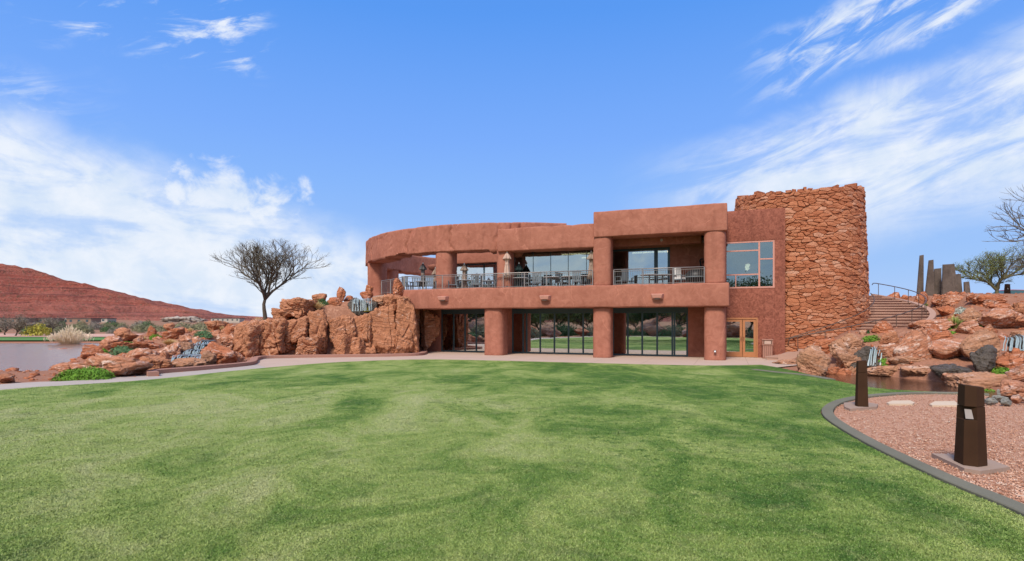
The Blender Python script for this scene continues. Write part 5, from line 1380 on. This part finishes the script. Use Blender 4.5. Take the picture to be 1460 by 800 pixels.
# ------------------------------------------------------------------ bollards
def bollard_proto():
    o=empty('bollard_light'); w0,w1,hh=.155,.120,1.06
    d0_,d1_=.17,.125
    mb=MB()
    def sec(z,k=0):
        f_=z/hh; a=w0+(w1-w0)*f_; b=d0_+(d1_-d0_)*f_; return [(-a,-b*.55),(-a*.1,-b),(a,-b*.35),(a*.9,b*.8),(-a*.9,b)]
    def prism(mb,z0,z1,top=None,shr=0):
        p0=sec(z0); p1=sec(z1); n=len(p0); q0=[(x*(1-shr),y*(1-shr),z0) for x,y in p0]
        q1=[(x*(1-shr),y*(1-shr),z1+(0 if top is None else top*(.5-x/w1*.5))) for x,y in p1]
        mb.add(q0+q1,[list(range(n))[::-1],list(range(n,2*n))]+[(i,(i+1)%n,n+(i+1)%n,n+i) for i in range(n)])
    prism(mb,0,.62); b_=mb.build('body',M['bollard'],o,bevel=.006)
    # notch level: rear and right part only
    mb=MB(); p=sec(.62); q=sec(.80)
    keep=[1,2,3,4]; c0=(-.10,.03); A=[p[1],p[2],p[3],p[4],c0]; B_=[q[1],q[2],q[3],q[4],c0]
    mb.add([(x,y,.62) for x,y in A]+[(x,y,.795) for x,y in B_],[[4,3,2,1,0],[5,6,7,8,9]]+[(i,(i+1)%5,5+(i+1)%5,5+i) for i in range(5)]); mb.build('notch_block',M['bollard'],o)
    mb=MB(); prism(mb,.80,hh,.03); mb.build('cap',M['bollard'],o,bevel=.006)
    MB().add([(-.125,-.095,.635),(-.045,-.125,.635),(-.045,-.07,.76),(-.115,-.045,.76)],[(0,1,2,3)]).build('lens',M['lens'],o)
    return o
M['lens']=plain('frosted_lens',(.20,.165,.15),.5)
bp=bollard_proto()
sb,tb=G(1386,667),G(1228,582)
bg_='brown steel bollard lights'
bp.location=(sb[0],sb[1],.05); bp.rotation_euler=(0,0,R(-12)); tag(bp,'big tapered brown steel bollard light in the gravel at the right','bollard light',bg_)
c2=copy_tree(bp,(tb[0],tb[1],.05),R(165),'tapered brown steel bollard light at the curb bend near the pool'); c2.scale=(.78,.8,.98)
x3,y3=(1437-730)*37/F,37; c3=copy_tree(bp,(x3,y3,3.62),R(5),'small brown bollard light on the upper slope near the parked car'); c3.scale=(1,1,.78)
def plinth(pts,z,par):
    me=sheet('base',pts,z,M['plinth'],None,.1); me.parent=par
    me.matrix_parent_inverse=Matrix.LocRotScale(par.location,par.rotation_euler,par.scale).inverted()
plinth([G(1328,651),G(1352,652),G(1415,661),G(1440,671),G(1398,677),G(1375,673)],.05,bp)
plinth([G(1203,577),G(1226,575),G(1252,579),G(1250,583),G(1212,586),G(1204,583)],.05,c2)
# monoliths
mg='tall tapered grey monoliths'
for i,(b0,b1,t0,t1,yt,yb_,Y_,l_) in enumerate([(1308,1317,1313,1318,364,419,45.5,'slimmest tallest monolith standing at the left of the group'),(1319.5,1333,1326,1332,371,426,44,'second monolith from the left, leaning right'),(1332,1344,1334,1343,383,425,44.6,'third monolith from the left, shorter with a flat top'),(1344.5,1368,1346,1362,377,424,43.6,'widest monolith in the group with tapering sides'),(1364,1374,1362,1371,391,421,45.5,'dark monolith just right of the widest one'),(1377,1386,1376,1383,402,422,45,'shortest monolith at the right end of the group')]):
    A=Wd(b0,yb_,Y_); Bq=Wd(b1,yb_,Y_); Cq=Wd(t0,yt,Y_); D=Wd(t1,yt,Y_); org=Vector(((A.x+Bq.x)/2,Y_,A.z)); d_=.22
    vs=[A,Bq,Bq+Vector((0,d_,0)),A+Vector((0,d_,0)),Cq+Vector((0,.06,0)),D+Vector((0,.06,.05)),D+Vector((0,d_*.8,.05)),Cq+Vector((0,d_*.8,0))]
    for v_ in vs[:4]: v_.z=3.4
    mb=MB().add([v_-org for v_ in vs],[(0,3,2,1),(4,5,6,7),(0,1,5,4),(1,2,6,5),(2,3,7,6),(3,0,4,7)])
    o=mb.build('monolith',M['mono'],None,loc=tuple(org),bevel=.02); tag(o,l_,'monolith',mg)
# far lawn mound behind car; the parked car
cx_,cy_=(1448-730)*50/F,50
car=empty('parked_car',(cx_,cy_,3.35),R(6)); tag(car,'parked red car of which only the roof and windows show over the slope','car')
def prof_solid(name,prof,w_,mat,inset=0,bev=.05):
    n=len(prof); vs=[(x,-w_/2,z) for x,z in prof]+[(x,w_/2,z) for x,z in prof]
    return MB().add(vs,[list(range(n)),list(range(n,2*n))[::-1]]+[((i+1)%n,i,n+i,n+(i+1)%n) for i in range(n)]).build(name,mat,car,bevel=bev)
M['carp']=plain('red_car_paint',(.35,.04,.035),.3,0,.5,.03); M['carg']=plain('dark_teal_car_glass',(.05,.12,.13),.08,0,.6,.02); M['tyre']=plain('black_tyre',(.02,.02,.02),.9)
prof_solid('body',[(-2.2,.3),(2.2,.3),(2.25,.65),(2.1,.85),(1.0,.95),(-1.9,1.0),(-2.2,.9)],1.75,M['carp'])
prof_solid('windows',[(1.0,.93),(.35,1.38),(-1.2,1.4),(-1.85,.98)],1.5,M['carg'],bev=.04)
prof_solid('roof',[(.35,1.375),(.2,1.43),(-1.1,1.45),(-1.25,1.395)],1.42,M['carp'],bev=.01)
for x_ in (-1.35,1.35):
    for s_ in (-1,1):
        wh=MB().tube([(x_,s_*.72,.32),(x_,s_*.9,.32)],.32,18).build('wheel',M['tyre'],car); MB().tube([(x_,s_*.9,.32),(x_,s_*.91,.32)],.19,12).build('rim',M['rail'],wh)
# ------------------------------------------------------------------ bin by the doors
bx=S(1094,tW-.5); e=empty('litter_bin',tuple(L(bx,tW-.55,-.01)),R(SA)); tag(e,'square reddish brown slatted litter bin beside the wooden doors','litter bin')
mb=MB()
for i in range(5): mb.box(-.24+i*.098,-.24+i*.098+.088,-.26,.2,.04,.72)
mb.build('body',M['curbr'],e,bevel=.006); MB().box(-.27,.27,-.23,.24,0,.04).build('base',M['curbr'],e)
mb=MB().box(-.27,.27,-.29,.24,.72,.78).box(-.27,-.2,-.27,.22,.78,1.0).box(.2,.27,-.27,.22,.78,1.0).box(-.2,.2,.15,.22,.78,1.0).box(-.28,.28,-.30,.25,1.0,1.06); mb.build('hood',M['curbr'],e,bevel=.01)
MB().box(-.17,.17,-.305,-.291,.80,.97).build('sign_plate',M['umbb'],e)
# ------------------------------------------------------------------ terrace furniture
FZ=3.94
def chair_proto():
    o=empty('terrace_chair'); f=M['furn']
    MB().box(-.26,.26,-.26,.26,.38,.43).build('seat',f,o,bevel=.01)
    mb=MB()
    for i in range(5): x=-.22+i*.11; mb.box(x-.035,x+.035,.235,.26,.46,.98)
    mb.box(-.28,.28,.228,.268,.96,1.03).box(-.28,.28,.228,.268,.44,.48); mb.build('backrest',f,o)
    for sx_ in (-1,1):
        for y_ in (-.24,.24): MB().box(sx_*.27-.022,sx_*.27+.022,y_-.022,y_+.022,0,.64 if y_<0 else .5).build('leg',f,o)
        MB().box(sx_*.28-.035,sx_*.28+.035,-.3,.26,.64,.67).build('armrest',f,o)
    return o
ch=chair_proto(); cg='slatted terrace chairs'
spots=[(581,.5,170,'slatted chair nearest the left end of the long railing'),(592,1.0,20,'slatted chair left of the leftmost folded umbrella'),(613,.9,200,'slatted chair between the two left folded umbrellas'),(629,.6,10,'slatted chair in front of the round terrace column'),(645,.6,30,'dark slatted chair right of the round terrace column'),(679,.8,190,'slatted chair right of the tan folded umbrella'),(692,1.5,100,'slatted chair at the table before the deep dark glazing'),(720,.5,95,'slatted chair turned sideways by the beige umbrella'),(752,.9,80,'slatted chair right of the dark green umbrella'),(767,.6,182,'slatted chair with its back to the railing below the wide glass'),(800,1.1,70,'slatted chair in the middle below the wide glass'),(824,.6,178,'slatted chair with its back to the railing by the rightmost umbrella'),(838,1.4,260,'slatted chair tucked behind the column at the right of the wide glass'),(886,1.0,240,'low armchair at the left end of the right balcony'),(970,1.0,60,'chair with a white cushion on the right balcony'),(656,1.6,150,'slatted chair behind the tan folded umbrella'),(706,1.2,250,'slatted chair left of the beige umbrella')]
for i,(px,t_,a,l_) in enumerate(spots):
    t_=tcl(px,t_)
    p=L(S(px,t_),t_,FZ)
    if i==0: ch.location=p; ch.rotation_euler=(0,0,R(a+SA)); tag(ch,l_,'chair',cg); o=ch
    else: o=copy_tree(ch,p,R(a+SA),l_)
    if px==970: MB().box(-.24,.24,-.24,.22,.432,.54).box(-.24,.24,.12,.225,.54,1.06).build('cushion',M['cush'],o)
def table_proto():
    o=empty('terrace_table'); MB().lathe([(.5,.70),(.52,.72),(.5,.74)],24).build('tabletop',M['furnl'],o)
    MB().tube([(0,0,.03),(0,0,.7)],.045,10).build('pedestal',M['furn'],o); MB().lathe([(.28,0),(.28,.03),(.05,.05)],20).build('base',M['furn'],o); return o
tb_=table_proto(); tg='round terrace tables'
for i,(px,t_,l_) in enumerate([(603,1.3,'round table under the leftmost folded umbrella'),(662,1.2,'round table around the tan folded umbrella pole'),(697,2.1,'round table before the deep dark glazing'),(786,.9,'round table below the left half of the wide glass'),(838,.7,'round table beside the rightmost folded umbrella'),(742,1.3,'round table by the dark green umbrella'),(812,1.2,'round table below the right half of the wide glass'),(926,1.1,'round table in the middle of the right balcony'),(945,1.4,'round table beside the white cushioned chair')]):
    t_=min(t_,.75) if 733<px<850 else t_
    p=L(S(px,t_),t_,FZ)
    if i==0: tb_.location=p; tag(tb_,l_,'table',tg)
    else: copy_tree(tb_,p,0,l_)
def umbrella(px,t_,yt,label,fab,top=None):
    s_=S(px,t_); zt_=ZZf(px,yt,t_); p=L(s_,t_,FZ); H_=zt_-FZ; o=empty('folded_umbrella',p); tag(o,label,'umbrella','folded terrace umbrellas')
    MB().tube([(0,0,0),(0,0,H_-.02)],.024,8).build('pole',M['wood'],o); MB().lathe([(.28,0),(.27,.06),(.06,.1),(.05,.22)],16).build('base',M['black'],o)
    def fx(t,z): return 1+.3*math.cos(t*6)
    hb=H_-1.55
    MB().lathe([(.03,H_),(.09,H_-.10),(.21,H_-.36),(.20,H_-.40),(.10,H_-.42),(.09,H_-.62),(.12,H_-.9),(.15,H_-1.25),(.19,hb+.05),(.05,hb)],36,fx=fx).build('canopy',M[fab],o,True)
    MB().lathe([(.035,H_-.02),(.05,H_+.02),(.02,H_+.08),(.005,H_+.11)],10).build('finial',M['white'],o,True)
    MB().lathe([(.108,H_-.75),(.118,H_-.7),(.108,H_-.65)],24).build('strap',M[top or fab],o)
umbrella(603,1.3,376,'leftmost grey brown folded umbrella on the terrace','umbd','umbt'); umbrella(621,1.2,383,'folded tan umbrella just left of the round terrace column','umbt'); umbrella(662,1.2,377,'tan folded umbrella in front of the deep dark glazing','umbt')
umbrella(723,-.0,360,'tall beige folded umbrella in front of the middle column','umbb'); umbrella(740,.8,376,'dark green folded umbrella at the left end of the wide glass','umbg'); umbrella(843,.2,360,'tan folded umbrella beside the column right of the wide glass','umbt')
# covered fire table and iron sculpture on the right balcony
p=L(S(992,1.2),1.2,FZ); e=empty('covered_grill',p,R(SA)); tag(e,'dark round covered grill at the right end of the right balcony','grill')
MB().lathe([(.30,0),(.36,.3),(.55,.42),(.58,.55),(.55,.72),(.35,.9),(.05,.98)],20).build('cover',M['black'],e,True); MB().lathe([(.585,.50),(.60,.53),(.585,.56)],20).build('strap',M['furn'],e)
p=L(S(998,2.7),2.7,5.0); e=empty('wall_sculpture',p,R(SA)); tag(e,'twisted dark iron sculpture hanging on the right balcony wall','sculpture')
pts=[(.05*math.sin(t_*3),-.05-.05*math.cos(t_*4),-.55+1.1*t_) for t_ in np.linspace(0,1,10)]+[(.12,-.1,.62),(.25,-.1,.55),(.22,-.1,.42)]
MB().tube(spline([tuple(q) for q in pts],4),.045,8).build('stem',M['black'],e,True); MB().lathe([(.02,-.09),(.08,-.05),(.08,.05),(.02,.09)],10,(.2,-.1,.45)).build('bloom',M['bollard'],e,True)
# round pendant under the right beam
p=L(S(943.5,1.6),1.6,6.62); e=empty('ceiling_lamp',p); tag(e,'small round grey lamp under the right balcony soffit','lamp')
MB().lathe([(.05,.2),(.12,.1),(.13,0),(.06,-.12),(.02,-.13)],14).build('shade',M['furnl'],e,True); MB().tube([(0,0,.18),(0,0,.25)],.02,6).build('mount',M['black'],e)
